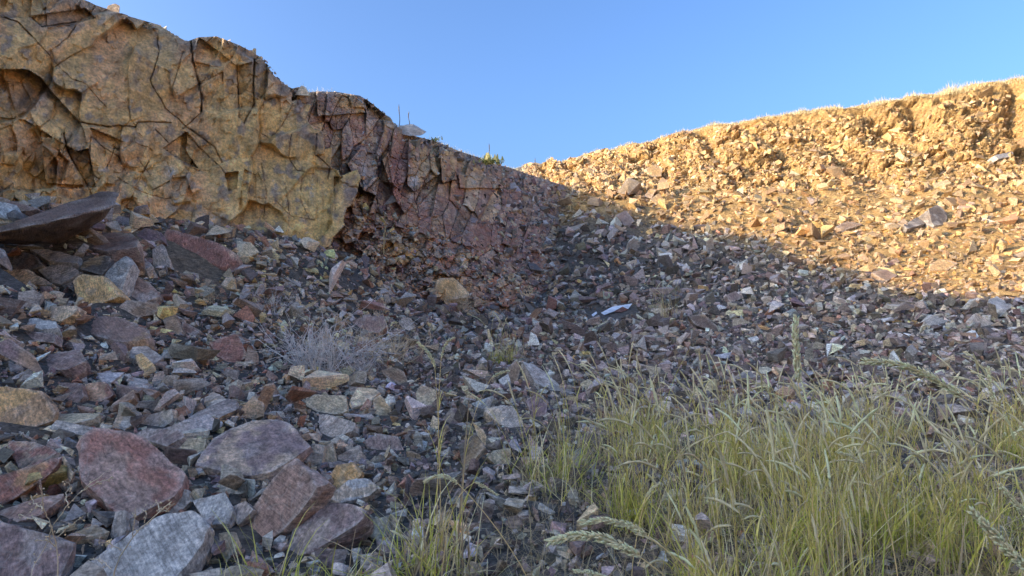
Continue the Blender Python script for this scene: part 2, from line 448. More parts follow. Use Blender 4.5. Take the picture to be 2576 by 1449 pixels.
# yellow wall mask: left of the corner line
corner = [(720, 200), (752, 250), (790, 330), (812, 372), (826, 380), (858, 420), (886, 455), (886, 520), (872, 560), (835, 625), (800, 700)]
cpoly = [(-800, -500), (640, -500)] + corner + [(-800, 800)]
_w = np.stack([uf * 0.01, vf * 0.01, np.zeros_like(uf)], 1)
_bp = np.stack([(uf + 0.3 * vf) / 30, (vf - 0.3 * uf) / 44], 1)
_bc = worley(_bp, 57, 1.0)[4]
_det = 1 + 0.3 * 0.3
_cu = (_bc[:, 0] * 30 - 0.3 * _bc[:, 1] * 44) / _det; _cv = (_bc[:, 1] * 44 + 0.3 * _bc[:, 0] * 30) / _det
yellow = poly_mask(_cu, _cv, cpoly)
# base depth
prof = np.where(uf < 860, tf, tf ** 1.1)
Yb, Yt = I(yb, uf), I(yt, uf)
# on the yellow wall the top edge depth follows the wall itself
Ybase = Yb + (Yt - Yb) * prof
wall = I([(-700, 7.3), (0, 9.6), (300, 11.3), (640, 13.1), (740, 13.7), (900, 14.3)], uf) + 0.9 * tf
Ybase = np.where(yellow, wall, np.maximum(Ybase, np.where(uf < 910, wall + 0.4, 0)))
S = Ybase / F      # metres per pixel on the face
W3 = np.stack([uf * 0.01, vf * 0.01, np.zeros_like(uf)], 1)
wx, wy = fbm(W3 * 1.3, 3, 31), fbm(W3 * 1.3, 3, 32)
# big cells on the yellow wall (slanting joints), small ones on the purple outcrop
pa = np.stack([(uf + 0.32 * vf) / 125 + wx * 0.10, (vf - 0.12 * uf) / 150 + wy * 0.10], 1)
A1, A2, a1, a2, ac, ac2 = worley(pa, 51, 1.0)
pb = np.stack([(uf + 0.25 * vf) / 52 + wx * 0.08, (vf - 0.3 * uf) / 70 + wy * 0.08], 1)
B1, B2, b1, b2, bc, bc2 = worley(pb, 52, 1.0)
upper = smooth(tf, 0.42, 0.52)
pc = np.stack([uf / 30 + wx * 0.12 + 0.2 * vf / 30, vf / np.where(upper > 0.5, 75, 24) + wy * 0.12], 1)
C1, C2, c1i, c2i, cc, cc2 = worley(pc, 53, 1.0)
pd = np.stack([uf / 13 + wx * 0.2, vf / 11 + wy * 0.2 - 0.25 * uf / 11], 1)
D1, D2, d1i, d2i, dc, dc2 = worley(pd, 54, 1.0)

def facet(ids, cen, p, su, sv, off, tilt, seed):
    gx = (rnd_of(ids, 1, seed) - 0.5) * 2 * tilt
    gy = (rnd_of(ids, 2, seed) - 0.5) * 2 * tilt
    o = (rnd_of(ids, 3, seed) - 0.5) * 2 * off
    return o + gx * (p[:, 0] - cen[:, 0]) * su * S + gy * (p[:, 1] - cen[:, 1]) * sv * S

def bevelled(F1, F2, ids, ids2, cen, cen2, p, su, sv, off, tilt, seed, width):
    w = 0.5 * (1 - smooth(F2 - F1, 0, width))
    return facet(ids, cen, p, su, sv, off, tilt, seed) * (1 - w) + facet(ids2, cen2, p, su, sv, off, tilt, seed) * w

dY = np.zeros_like(uf)
yl = yellow.astype(float)
# calm in the middle of the wall, broken at the foot, the left and the upper right corner
rough = np.clip(0.05 + 0.9 * smooth(vf, 300, 430) * smooth(-uf, -620, -330) + 0.8 * smooth(-uf, -230, -100) * smooth(vf, 160, 230) + 0.8 * smooth(uf, 460, 520) * smooth(-vf, -330, -200) + 0.7 * smooth(-vf + 0.1 * uf, -40, 20), 0, 1)
fA = bevelled(A1, A2, a1, a2, ac, ac2, pa, 125, 150, 0.06, 0.30, 61, 0.03)
fB = bevelled(B1, B2, b1, b2, bc, bc2, pb, 46, 62, 0.09, 0.50, 62, 0.07)
G1, G2, e1i, e2i, ec, ec2 = worley(np.stack([(uf + 0.4 * vf) / 19, (vf - 0.35 * uf) / 27], 1), 56, 1.0)
fG = bevelled(G1, G2, e1i, e2i, ec, ec2, np.stack([(uf + 0.4 * vf) / 19, (vf - 0.35 * uf) / 27], 1), 19, 27, 0.020, 0.35, 66, 0.10)
dY += yl * (fA + fB * rough + fG * (0.28 + 0.7 * rough + 0.5 * smooth(vnoise(W3 * 1.7, 36), 0.0, 0.4)))
edgeA = np.exp(-((A2 - A1) / 0.016) ** 2) * (rnd_of(np.minimum(a1, a2) * 7 + np.maximum(a1, a2), 5) > 0.72)
edgeB = np.exp(-((B2 - B1) / 0.03) ** 2) * (rnd_of(np.minimum(b1, b2) * 7 + np.maximum(b1, b2), 6) > 0.6)
dY += yl * (0.05 * edgeA + 0.06 * edgeB * smooth(rough, 0.3, 0.6))
# joints seen in the photograph
h = lambda pts: [(x * 0.5, y * 0.5) for x, y in pts]
g2_ = lambda pts: [(644 + x * 0.4422, 83.9 + y * 0.4422) for x, y in pts]
JOINTS = [
    (h([(395, 612), (440, 622), (540, 635), (600, 628), (680, 640), (690, 615), (760, 612), (860, 618)]), 2.4, 0.16),
    (h([(920, 645), (1010, 570)]), 1.8, 0.12),
    (h([(160, 180), (250, 280), (310, 350), (360, 395), (430, 420), (480, 480), (540, 545)]), 1.6, 0.07),
    (h([(790, 190), (800, 260), (775, 350), (755, 400), (770, 440), (810, 500), (830, 545), (900, 600), (940, 640), (1000, 680), (1080, 740), (1120, 820)]), 2.4, 0.13),
    (h([(960, 170), (965, 250), (975, 330), (1000, 420), (1015, 480), (1012, 560)]), 5.5, 0.32),
    (h([(380, 130), (340, 190), (250, 260)]), 1.8, 0.09),
    (h([(920, 260), (890, 370), (865, 440)]), 2.0, 0.10),
    (h([(320, 670), (340, 760), (390, 850), (440, 930)]), 3.2, 0.22),
    (h([(455, 690), (450, 790), (470, 880), (500, 900)]), 2.2, 0.15),
    (h([(460, 690), (520, 740), (600, 790), (630, 860)]), 1.8, 0.09),
    (h([(690, 790), (760, 890)]), 1.4, 0.06), (h([(780, 650), (850, 720)]), 2.0, 0.10),
    (h([(820, 745), (900, 800), (1000, 860)]), 1.8, 0.10), (h([(930, 660), (1000, 740), (1100, 830), (1140, 880)]), 1.8, 0.10),
    (h([(1280, 300), (1275, 420), (1280, 520), (1230, 620)]), 3.5, 0.25), (h([(590, 890), (700, 960), (830, 1000), (880, 990)]), 1.8, 0.09),
    (h([(1190, 330), (1195, 420), (1200, 590)]), 2.2, 0.14), (h([(0, 82), (90, 110), (160, 180)]), 2.5, 0.14), (h([(150, 80), (210, 135), (380, 110)]), 2.5, 0.16),
    (g2_([(200, 570), (185, 700), (230, 780), (320, 800)]), 1.8, 0.10), (g2_([(345, 570), (340, 690), (420, 760), (410, 830)]), 2.2, 0.14),
    (g2_([(165, 850), (190, 1040)]), 1.6, 0.09), (g2_([(445, 820), (450, 1000)]), 1.8, 0.10), (g2_([(30, 740), (60, 900), (40, 1050)]), 1.5, 0.08),
    (g2_([(260, 830), (250, 940), (300, 1050)]), 1.5, 0.08), (g2_([(0, 550), (80, 600), (150, 520), (210, 400)]), 1.6, 0.08), (g2_([(345, 800), (350, 1000)]), 1.4, 0.06),
    (g2_([(120, 960), (200, 1040), (330, 1060)]), 1.5, 0.07),
]
jn_u = uf + 1.6 * fbm(W3 * 5, 2, 71); jn_v = vf + 1.6 * fbm(W3 * 5, 2, 72)
wvar = 1 + 0.8 * fbm(W3 * 4, 2, 73)
joint = np.zeros_like(uf)
for pts, w, dep in JOINTS:
    wv = w * 0.5 * wvar
    e = np.exp(-(seg_dist(jn_u, jn_v, pts) / np.clip(wv, 0.7, 9)) ** 2)
    dY += yl * dep * 0.55 * e
    joint = np.maximum(joint, e * min(dep / 0.1, 1))
# hollows and proud blocks traced from the photograph: (polygon, depth shift at its upper-left, slope u, slope v)
BITS = [
    ([(-60, 172), (70, 174), (105, 196), (135, 236), (168, 272), (196, 302), (212, 330), (222, 372), (190, 380), (60, 300), (-60, 290)], 0.55, -0.0005, -0.0020),
    ([(-60, 290), (60, 300), (190, 380), (222, 372), (240, 470), (-60, 480)], 0.34, 0.0, -0.0006),
    (h([(0, 690), (130, 740), (70, 830), (0, 820)]), -0.14, -0.001, 0.001),
    (h([(205, 690), (310, 690), (350, 790), (420, 930), (230, 920), (215, 800)]), -0.22, -0.0005, 0.0008),
    (h([(455, 640), (620, 710), (600, 760), (530, 730), (470, 700)]), 0.20, 0.0, -0.002),
    (h([(820, 745), (940, 660), (935, 760), (1000, 850), (900, 800)]), 0.25, 0.0015, -0.001),
    (h([(940, 660), (1020, 760), (1010, 850), (935, 760)]), 0.10, -0.002, 0.0),
    (h([(1130, 870), (1200, 860), (1190, 950), (1150, 960)]), 0.3, -0.002, 0.0),
    (h([(1200, 1060), (1230, 850), (1288, 880), (1288, 1060)]), 0.12, -0.002, 0.0),
    (h([(1190, 330), (1280, 310), (1275, 500), (1230, 620), (1200, 590)]), 0.16, -0.003, 0.0),
    (h([(1000, 180), (1190, 330), (1195, 440), (1130, 420), (1060, 330), (1020, 430), (975, 330)]), 0.18, 0.0, -0.0012),
    (h([(150, 80), (430, 40), (480, 90), (380, 115), (210, 135)]), 0.22, 0.0, -0.002),
    (h([(0, -80), (160, -20), (150, 90), (0, 80)]), 0.12, 0.0, 0.0),
    (g2_([(445, 815), (495, 815), (450, 870)]), 0.2, 0.0, -0.003),
    (g2_([(330, 580), (385, 590), (385, 680), (340, 690)]), -0.15, 0.0, 0.0),
]
for poly, d0, su_, sv_ in BITS:
    m = poly_mask(jn_u, jn_v, poly)
    x0 = min(p[0] for p in poly); y0 = min(p[1] for p in poly)
    dY += np.where(m & yellow, d0 + su_ * (uf - x0) + sv_ * (vf - y0), 0)
# upright ribs where the wall nears its corner
rib = 1 - np.abs(fbm(np.stack([uf * 0.028 + 0.25 * wx, vf * 0.0045, uf * 0], 1), 3, 84))
dY += yl * smooth(uf, 440, 560) * (-0.10) * (rib - 0.6)
fl = fbm(np.stack([(uf + 0.5 * vf) * 0.016, (vf - 0.4 * uf) * 0.03, uf * 0], 1), 3, 85)
dY += yl * 0.012 * fl
# purple outcrop
pr = 1 - yl
lowp = pr * (1 - upper)
dY += pr * (bevelled(C1, C2, c1i, c2i, cc, cc2, pc, 30, 40, 0.20, 0.55, 63, 0.06) + bevelled(D1, D2, d1i, d2i, dc, dc2, pd, 13, 11, 0.09, 0.7, 64, 0.2) * (0.35 + 0.65 * (1 - upper)))
dY += pr * (0.12 * np.exp(-((C2 - C1) / 0.05) ** 2) + 0.05 * np.exp(-((D2 - D1) / 0.08) ** 2))
# standing slabs of the upper outcrop
for poly, d0, su_, sv_ in [
    (g2_([(520, 740), (600, 640), (700, 700), (690, 830), (620, 900), (550, 800)]), -0.5, 0.002, -0.002),
    (g2_([(715, 720), (750, 680), (820, 940), (850, 1030), (800, 960)]), -0.6, 0.002, 0.0),
    (g2_([(760, 600), (870, 620), (860, 830), (780, 890), (750, 700)]), -0.1, 0.0, 0.0),
    (g2_([(870, 600), (1000, 640), (1040, 800), (900, 900), (860, 860)]), -0.45, 0.001, 0.0),
    (g2_([(1040, 640), (1140, 650), (1140, 830), (1060, 850)]), -0.7, 0.0015, 0.0),
    (g2_([(1150, 800), (1420, 830), (1400, 880), (1160, 880)]), -0.3, 0.0, 0.0),
    (g2_([(345, 330), (600, 350), (620, 450), (350, 470)]), -0.3, 0.0, -0.001),
    (g2_([(610, 360), (780, 500), (640, 480)]), 0.5, 0.0, 0.0),
    (g2_([(560, 870), (680, 920), (640, 1030), (570, 1010)]), 0.6, 0.0, -0.003),
]:
    m = poly_mask(jn_u, jn_v, poly)
    x0 = min(p[0] for p in poly); y0 = min(p[1] for p in poly)
    dY += np.where(m & ~yellow, d0 + su_ * (uf - x0) + sv_ * (vf - y0), 0)
dY += S / 0.0085 * (0.035 * fbm(W3 * 1.1, 2, 81) + 0.006 * fbm(W3 * 7, 3, 82) + 0.005 * fbm(W3 * 22, 2, 83))
# fade the relief at the silhouette and the foot so that the outline stays put
Yc = Ybase + dY
PX = (uf - CX) / F * Yc; PZ = EYE + (CY - vf) / F * Yc
face = np.stack([PX, Yc, PZ], 1)
# colour
ochre = np.array([0.72, 0.465, 0.185]); ochre2 = np.array([0.70, 0.415, 0.19]); gold = np.array([0.74, 0.52, 0.185]); slate = np.array([0.32, 0.26, 0.20]); pale = np.array([0.40, 0.36, 0.29])
n1, n2, n3, n4 = fbm(W3 * 0.9, 4, 91), fbm(W3 * 2.2, 4, 92), fbm(W3 * 5, 4, 93), fbm(W3 * 12, 3, 94)
mixc = lambda c, t, k: c * (1 - t[:, None]) + np.asarray(k)[None] * t[:, None]
cY = np.tile(ochre, (len(uf), 1))
cY = mixc(cY, smooth(n1, -0.1, 0.4), ochre2)
cY = mixc(cY, smooth(uf, 480, 760) * 0.6 * smooth(vf, 200, 420), gold)
cY = mixc(cY, smooth(n2 + 0.35 * n3, 0.22, 0.55) * 0.8, slate)
cY = mixc(cY, smooth(n3 + 0.5 * n4, 0.55, 0.85) * 0.55, pale)
for (x, y, rx, ry, k) in [(115, 230, 40, 45, 0.9), (30, 255, 60, 30, 0.8), (190, 350, 28, 35, 0.85), (130, 52, 70, 28, 0.7), (345, 195, 16, 28, 0.7), (420, 400, 14, 40, 0.6), (250, 20, 120, 26, 0.8), (460, 110, 30, 30, 0.7),
                          (660, 190, 40, 45, 0.7), (710, 225, 16, 20, 0.9), (760, 300, 30, 60, 0.5), (390, 120, 60, 30, 0.4), (300, 470, 40, 20, 0.5), (430, 470, 26, 30, 0.6)]:
    e = np.exp(-((uf - x) / rx) ** 2 - ((vf - y) / ry) ** 2) * k * np.clip(0.9 + 1.2 * n3, 0, 1)
    cY = mixc(cY, np.clip(e, 0, 1), slate)
for (x, y, rx, ry, k) in [(8, 235, 12, 14, 0.9), (255, 425, 14, 8, 0.9), (430, 435, 12, 16, 0.8), (785, 480, 6, 26, 0.8), (300, 370, 22, 8, 0.6), (530, 545, 40, 12, 0.6), (660, 160, 22, 14, 0.5)]:
    e = np.exp(-((uf - x) / rx) ** 2 - ((vf - y) / ry) ** 2) * k * np.clip(0.6 + 1.8 * n4, 0, 1)
    cY = mixc(cY, np.clip(e, 0, 1), [0.55, 0.52, 0.46])
cY = mixc(cY, np.clip(joint * 0.75, 0, 1) * np.clip(0.6 + n4, 0, 1), [0.20, 0.14, 0.10])
near_j = np.full_like(uf, 1e9)
for pts, w, dep in JOINTS: near_j = np.minimum(near_j, seg_dist(jn_u, jn_v, pts))
cY = mixc(cY, np.exp(-(near_j / 9) ** 2) * np.clip(0.15 + 1.4 * n3, 0, 0.7), [0.30, 0.215, 0.15])
cY = mixc(cY, smooth(fbm(np.stack([uf * 0.05, vf * 0.012, uf * 0], 1), 4, 97), 0.25, 0.55) * 0.4, [0.42, 0.27, 0.15])
cY *= (1 + 0.2 * (rnd_of(e1i, 8) - 0.5))[:, None]
cY *= (1 + 0.22 * (rnd_of(a1, 8) - 0.5) + 0.25 * (rnd_of(b1, 8) - 0.5) * rough)[:, None]
dc_ = seg_dist(uf, vf, corner)
cY = mixc(cY, np.exp(-(dc_ / 30) ** 2) * np.clip(0.35 + 1.3 * n2, 0, 0.85), [0.27, 0.20, 0.165])
pool = np.array([PAL['purple grey'], PAL['red brown'], PAL['grey'], PAL['dark grey'], PAL['purple grey'], PAL['brown'], PAL['olive grey'], (0.17, 0.11, 0.105)])
pool = pool * 1.05
cP = pool[(rnd_of(c1i, 4) * 7.99).astype(int)] * 0.55 + pool[(rnd_of(d1i, 4) * 7.99).astype(int)] * 0.45
streak = fbm(np.stack([uf * 0.055, vf * 0.006, uf * 0], 1), 3, 95)
band = smooth(uf, 905, 960) * smooth(-uf, -1260, -1150) * smooth(-vf, -520, -440) * (1 - yl)
cP = mixc(cP, band * smooth(streak, -0.05, 0.25) * 0.85, [0.46, 0.29, 0.125])
cP = mixc(cP, band * smooth(fbm(np.stack([uf * 0.11, vf * 0.012, uf * 0], 1), 3, 96), 0.32, 0.55) * 0.8, [0.44, 0.40, 0.34])
cP = mixc(cP, np.exp(-(dc_ / 34) ** 2) * np.clip(0.2 + 1.6 * n2, 0, 0.8), [0.46, 0.31, 0.15])
red = np.exp(-((uf - 1000) / 26) ** 2 - ((vf - 440) / 70) ** 2)
cP = mixc(cP, red * 0.75, [0.28, 0.115, 0.08])
redl = smooth(uf, 1090, 1180) * smooth(-uf, -1420, -1340) * smooth(vf, 540, 580) * smooth(-vf, -660, -630) * smooth(n2, -0.1, 0.2)
cP = mixc(cP, redl * 0.6, [0.30, 0.14, 0.10])
cP = cP * 1.15 * np.array([1.10, 0.98, 0.86])
for (x, y, rx, ry, k, c_) in [(930, 430, 34, 60, 0.7, (0.36, 0.26, 0.20)), (945, 460, 10, 40, 0.8, (0.60, 0.52, 0.42)), (915, 440, 7, 40, 0.7, (0.58, 0.50, 0.41)), (1000, 430, 28, 75, 0.85, (0.30, 0.145, 0.11)), (985, 360, 20, 30, 0.7, (0.34, 0.20, 0.13)),
                              (1085, 410, 50, 60, 0.85, (0.50, 0.34, 0.17)), (1138, 400, 22, 62, 0.9, (0.56, 0.36, 0.14)), (1040, 470, 14, 40, 0.8, (0.58, 0.52, 0.44)), (1190, 440, 60, 34, 0.7, (0.44, 0.32, 0.18)), (1060, 545, 40, 40, 0.75, (0.34, 0.17, 0.12)),
                              (970, 560, 40, 30, 0.6, (0.30, 0.18, 0.13)), (1240, 590, 70, 34, 0.6, (0.31, 0.18, 0.14)), (1300, 640, 50, 40, 0.5, (0.29, 0.19, 0.16)), (860, 290, 40, 20, 0.6, (0.42, 0.31, 0.19)), (900, 270, 20, 24, 0.7, (0.50, 0.33, 0.15)), (940, 280, 40, 24, 0.8, (0.36, 0.30, 0.24)), (1130, 540, 30, 40, 0.5, (0.36, 0.27, 0.20))]:
    e = np.exp(-(((uf - x) / rx) ** 2 + ((vf - y) / ry) ** 2) ** 1.5) * k * np.clip(0.75 + 1.0 * streak + 0.8 * n3, 0, 1)
    cP = mixc(cP, np.clip(e, 0, 1), c_)
dusty = smooth(uf, 1370, 1450) * 0.6 + 0.35 * smooth(n2 + n3 * 0.5, 0.2, 0.6)
cP = mixc(cP, np.clip(dusty, 0, 1) * 0.7, [0.34, 0.265, 0.17])
for (x, y, rx, ry) in [(1020, 640, 40, 26), (1135, 725, 45, 30), (985, 620, 20, 14), (870, 250, 30, 25), (905, 275, 12, 20)]:
    e = np.exp(-(((uf - x) / rx) ** 2 + ((vf - y) / ry) ** 2) ** 2)
    cP = mixc(cP, e * 0.9, [0.58, 0.34, 0.12])
cP *= (1 + 0.3 * n3)[:, None]
cf = np.where(yellow[:, None], cY, cP)
topdust = smooth(tf, 0.93, 1.0) * 0.6
cf = mixc(cf, topdust, [0.30, 0.25, 0.195])
cf = np.clip(cf, 0.02, 0.8)
NCU = len(cu)
ff = (np.arange(NCU - 1)[:, None] * NR + np.arange(NR - 1)[None]).ravel()
quads = np.stack([ff, ff + NR, ff + NR + 1, ff + 1], 1)
cell = np.where(yellow, a1, 10 ** 12 + (np.floor(uf / 62).astype(np.int64) * 100 + np.floor((vf + 0.2 * uf) / 75).astype(np.int64)))
big2 = worley(np.stack([(uf + wx * 30) / 70, (vf + wy * 30) / 70], 1), 58, 1.0)
cell = np.where(yellow, a1, 10 ** 12 + big2[2])
qc = cell[quads[:, 0]]
cliff = empty('cliff', tuple(pix(640, 640, 13.2)))
tag(cliff, 'tall fractured cliff, ochre wall with a purple grey outcrop at its end', 'cliff', kind='structure')
inv = Matrix.Translation(-Vector(cliff.location))
for cid in np.unique(qc):
    q_ = quads[qc == cid]
    ids, ix = np.unique(q_, return_inverse=True)
    me = mesh_np('rock_block', face[ids], ix.reshape(-1, 4), cf[ids], True, M_CLIFF)
    me.set_sharp_from_angle(angle=math.radians(32))
    o = add('rock_block', me, cliff)
    o.matrix_parent_inverse = inv
# the land on top of the cliff
edge = face.reshape(NCU, NR, 3)[:, -1]
rows = [edge]
PLATEAU = [(0.35, 0.02), (1.2, 0.10), (3.0, 0.35), (6.0, 0.7), (12.0, 0.9), (30.0, 0.2), (60.0, -3.0)]
for d, up in PLATEAU:
    r = edge.copy()
    k = (edge[:, 1] + d) / edge[:, 1]
    r[:, 0] = edge[:, 0] * k - 0.25 * d; r[:, 1] = edge[:, 1] * k
    r[:, 2] = edge[:, 2] + up + (0.05 * fbm(r * 1.3, 3, 99) if d < 10 else 0)
    rows.append(r)
tv = np.stack(rows, 1).reshape(-1, 3); nr = len(rows)
tq = (np.arange(NCU - 1)[:, None] * nr + np.arange(nr - 1)[None]).ravel()
tcol = np.tile([[0.20, 0.165, 0.11]], (len(tv), 1))
o = add('cliff_top', mesh_np('cliff_top', tv, np.stack([tq, tq + nr, tq + nr + 1, tq + 1], 1), tcol, True, M_GROUND), cliff)
o.matrix_parent_inverse = inv

def face_at(u, v):
    i = int(np.clip(np.interp(u, cu, np.arange(NCU)), 0, NCU - 1))
    vv = V[i]
    j = int(np.clip(np.interp(-v, -vv, np.arange(NR)), 0, NR - 1))
    return face.reshape(NCU, NR, 3)[i, j].copy()

# the quarry wall goes on past the left edge of the view and behind the viewer; it shades the floor
wl = [(7.9, -9.9, 7.6), (5.5, -14.0, 9.0), (2.0, -20.0, 11.0), (-6.0, -24.0, 12.4), (-25.0, -27.0, 13.0), (-60.0, -30.0, 13.0)]
wys = np.linspace(7.9, -60, 120)
wxs = np.interp(-wys, [-p[0] for p in wl], [p[1] for p in wl]); wzs = np.interp(-wys, [-p[0] for p in wl], [p[2] for p in wl])
prof_w = [(1.6, -0.3), (1.0, 0.22), (0.6, 0.5), (0.3, 0.8), (0.0, 1.0), (-3.0, 1.06), (-12.0, 1.14), (-40.0, 1.0), (-70, 0.4)]
bv = []
for k, (dx, fz) in enumerate(prof_w):
    X_ = wxs + dx * 2.2 if dx > 0 else wxs + dx
    Z_ = wzs * fz if fz > 0 else np.full_like(wzs, fz)
    bv.append(np.stack([X_ + 0.25 * fbm(np.stack([wys * 0.5, Z_ * 0.5, wys * 0], 1), 3, 120 + k), wys, Z_], 1))
bv = np.stack(bv, 1); nb = len(prof_w)
bq = (np.arange(119)[:, None] * nb + np.arange(nb - 1)[None]).ravel()
wallb = add('quarry_wall', mesh_np('quarry_wall', bv.reshape(-1, 3), np.stack([bq, bq + nb, bq + nb + 1, bq + 1], 1), np.tile([[0.34, 0.24, 0.12]], (bv.shape[0] * nb, 1)), True, M_CLIFF))
tag(wallb, 'ochre quarry wall running on beside the viewer', 'wall', kind='structure')


# unseen bank past the right edge, added to bounce warm light into the shade
ry_ = np.linspace(13.5, -45, 110)
rx0 = np.interp(-ry_, [-13.5, -6, 5, 25, 45], [21.5, 17.5, 16.0, 17.0, 22.0])
rb = []
for k, (dx, z_) in enumerate([(-1.5, -0.3), (0.0, 0.35), (2.5, 2.2), (5.0, 4.4), (7.0, 7.2), (8.5, 10.5), (9.5, 11.6), (30, 12.5), (70, 9.0)]):
    rb.append(np.stack([rx0 + dx + 0.4 * fbm(np.stack([ry_ * 0.5, ry_ * 0 + z_ * 0.5, ry_ * 0], 1), 3, 140 + k), ry_, np.full_like(ry_, z_)], 1))
rb = np.stack(rb, 1); nb2 = rb.shape[1]
bq = (np.arange(109)[:, None] * nb2 + np.arange(nb2 - 1)[None]).ravel()
bank = add('bounce_bank', mesh_np('bounce_bank', rb.reshape(-1, 3), np.stack([bq, bq + 1, bq + nb2 + 1, bq + nb2], 1), np.tile([[0.47, 0.315, 0.14]], (rb.shape[0] * nb2, 1)), True, M_GROUND))
tag(bank, 'unseen sunlit ochre bank added to bounce warm light into the shade', 'bank', kind='structure')

# ------------------------------------------------------------------ stones
def hull_mesh(points):
    bm = bmesh.new()
    for p in points: bm.verts.new(p)
    r = bmesh.ops.convex_hull(bm, input=bm.verts[:])
    bmesh.ops.delete(bm, geom=[v for v in bm.verts if not v.link_faces], context='VERTS')
    bmesh.ops.recalc_face_normals(bm, faces=bm.faces[:])
    return bm

def stone_points(r, n=6, flat=0.45):
    """corner points of an angular broken stone about 1 unit wide"""
    ang = np.sort(r.uniform(0, 2 * math.pi, n) * 0.55 + np.linspace(0, 2 * math.pi, n, endpoint=False) * 0.9)
    el = r.uniform(0.5, 1.0)
    pts = []
    for z, k in ((1, r.uniform(0.45, 0.95)), (-1, r.uniform(0.6, 1.0))):
        tx, ty = r.uniform(-0.45, 0.45, 2)
        for a in ang:
            rad = 0.5 * r.uniform(0.62, 1.1) * k
            x, y = rad * math.cos(a), rad * el * math.sin(a)
            pts.append((x, y, z * flat * 0.5 * r.uniform(0.75, 1.1) + tx * x + ty * y))
    return np.array(pts)

PROTO = []
pr_rng = np.random.default_rng(3)
for k in range(90):
    flat = pr_rng.choice([0.18, 0.28, 0.4, 0.55, 0.7], p=[0.42, 0.32, 0.16, 0.08, 0.02])
    bm = hull_mesh(stone_points(pr_rng, int(pr_rng.integers(3, 6)), flat))
    bmesh.ops.triangulate(bm, faces=bm.faces[:])
    bm.verts.index_update()
    PROTO.append((np.array([v.co[:] for v in bm.verts]), np.array([[v.index for v in f.verts] for f in bm.faces])))
    bm.free()

def rot_matrices(nrm, spin, tilt, taz):
    """rotation matrices laying stones on a slope, spun about the normal, tipped by tilt"""
    N = len(nrm)
    z = nrm + np.stack([np.cos(taz) * np.tan(tilt), np.sin(taz) * np.tan(tilt), np.zeros(N)], 1)
    z /= np.linalg.norm(z, axis=1)[:, None]
    ref = np.stack([np.cos(spin), np.sin(spin), np.zeros(N) + 0.01], 1)
    x = ref - (ref * z).sum(1)[:, None] * z
    x /= np.linalg.norm(x, axis=1)[:, None]
    y = np.cross(z, x)
    return np.stack([x, y, z], 2)

def ground_normal(X, Y, e=0.25):
    dzx = (ground_z(X + e, Y) - ground_z(X - e, Y)) / (2 * e)
    dzy = (ground_z(X, Y + e) - ground_z(X, Y - e)) / (2 * e)
    n = np.stack([-dzx, -dzy, np.ones_like(X)], 1)
    return n / np.linalg.norm(n, axis=1)[:, None]

def proj(P):
    return CX + P[:, 0] / P[:, 1] * F, CY - (P[:, 2] - EYE) / P[:, 1] * F

# ---- named rocks, traced from the photograph and set at their own distance
Z5 = lambda pts: [(x * 0.3634, 922.4 + y * 0.3634) for x, y in pts]
Z4 = lambda pts: [(x * 0.3472, 419.2 + y * 0.3472) for x, y in pts]
Z6 = lambda pts: [(587 + x * 0.358, 670.8 + y * 0.358) for x, y in pts]
Z3 = lambda pts: [(1257.7 + x * 0.5117, 167.7 + y * 0.5117) for x, y in pts]
UP, FR, SL, SR, DN = (0.0, -0.45, 0.9), (0.05, -0.85, 0.5), (0.5, -0.55, 0.65), (-0.5, -0.6, 0.6), (0.1, -0.9, -0.35)
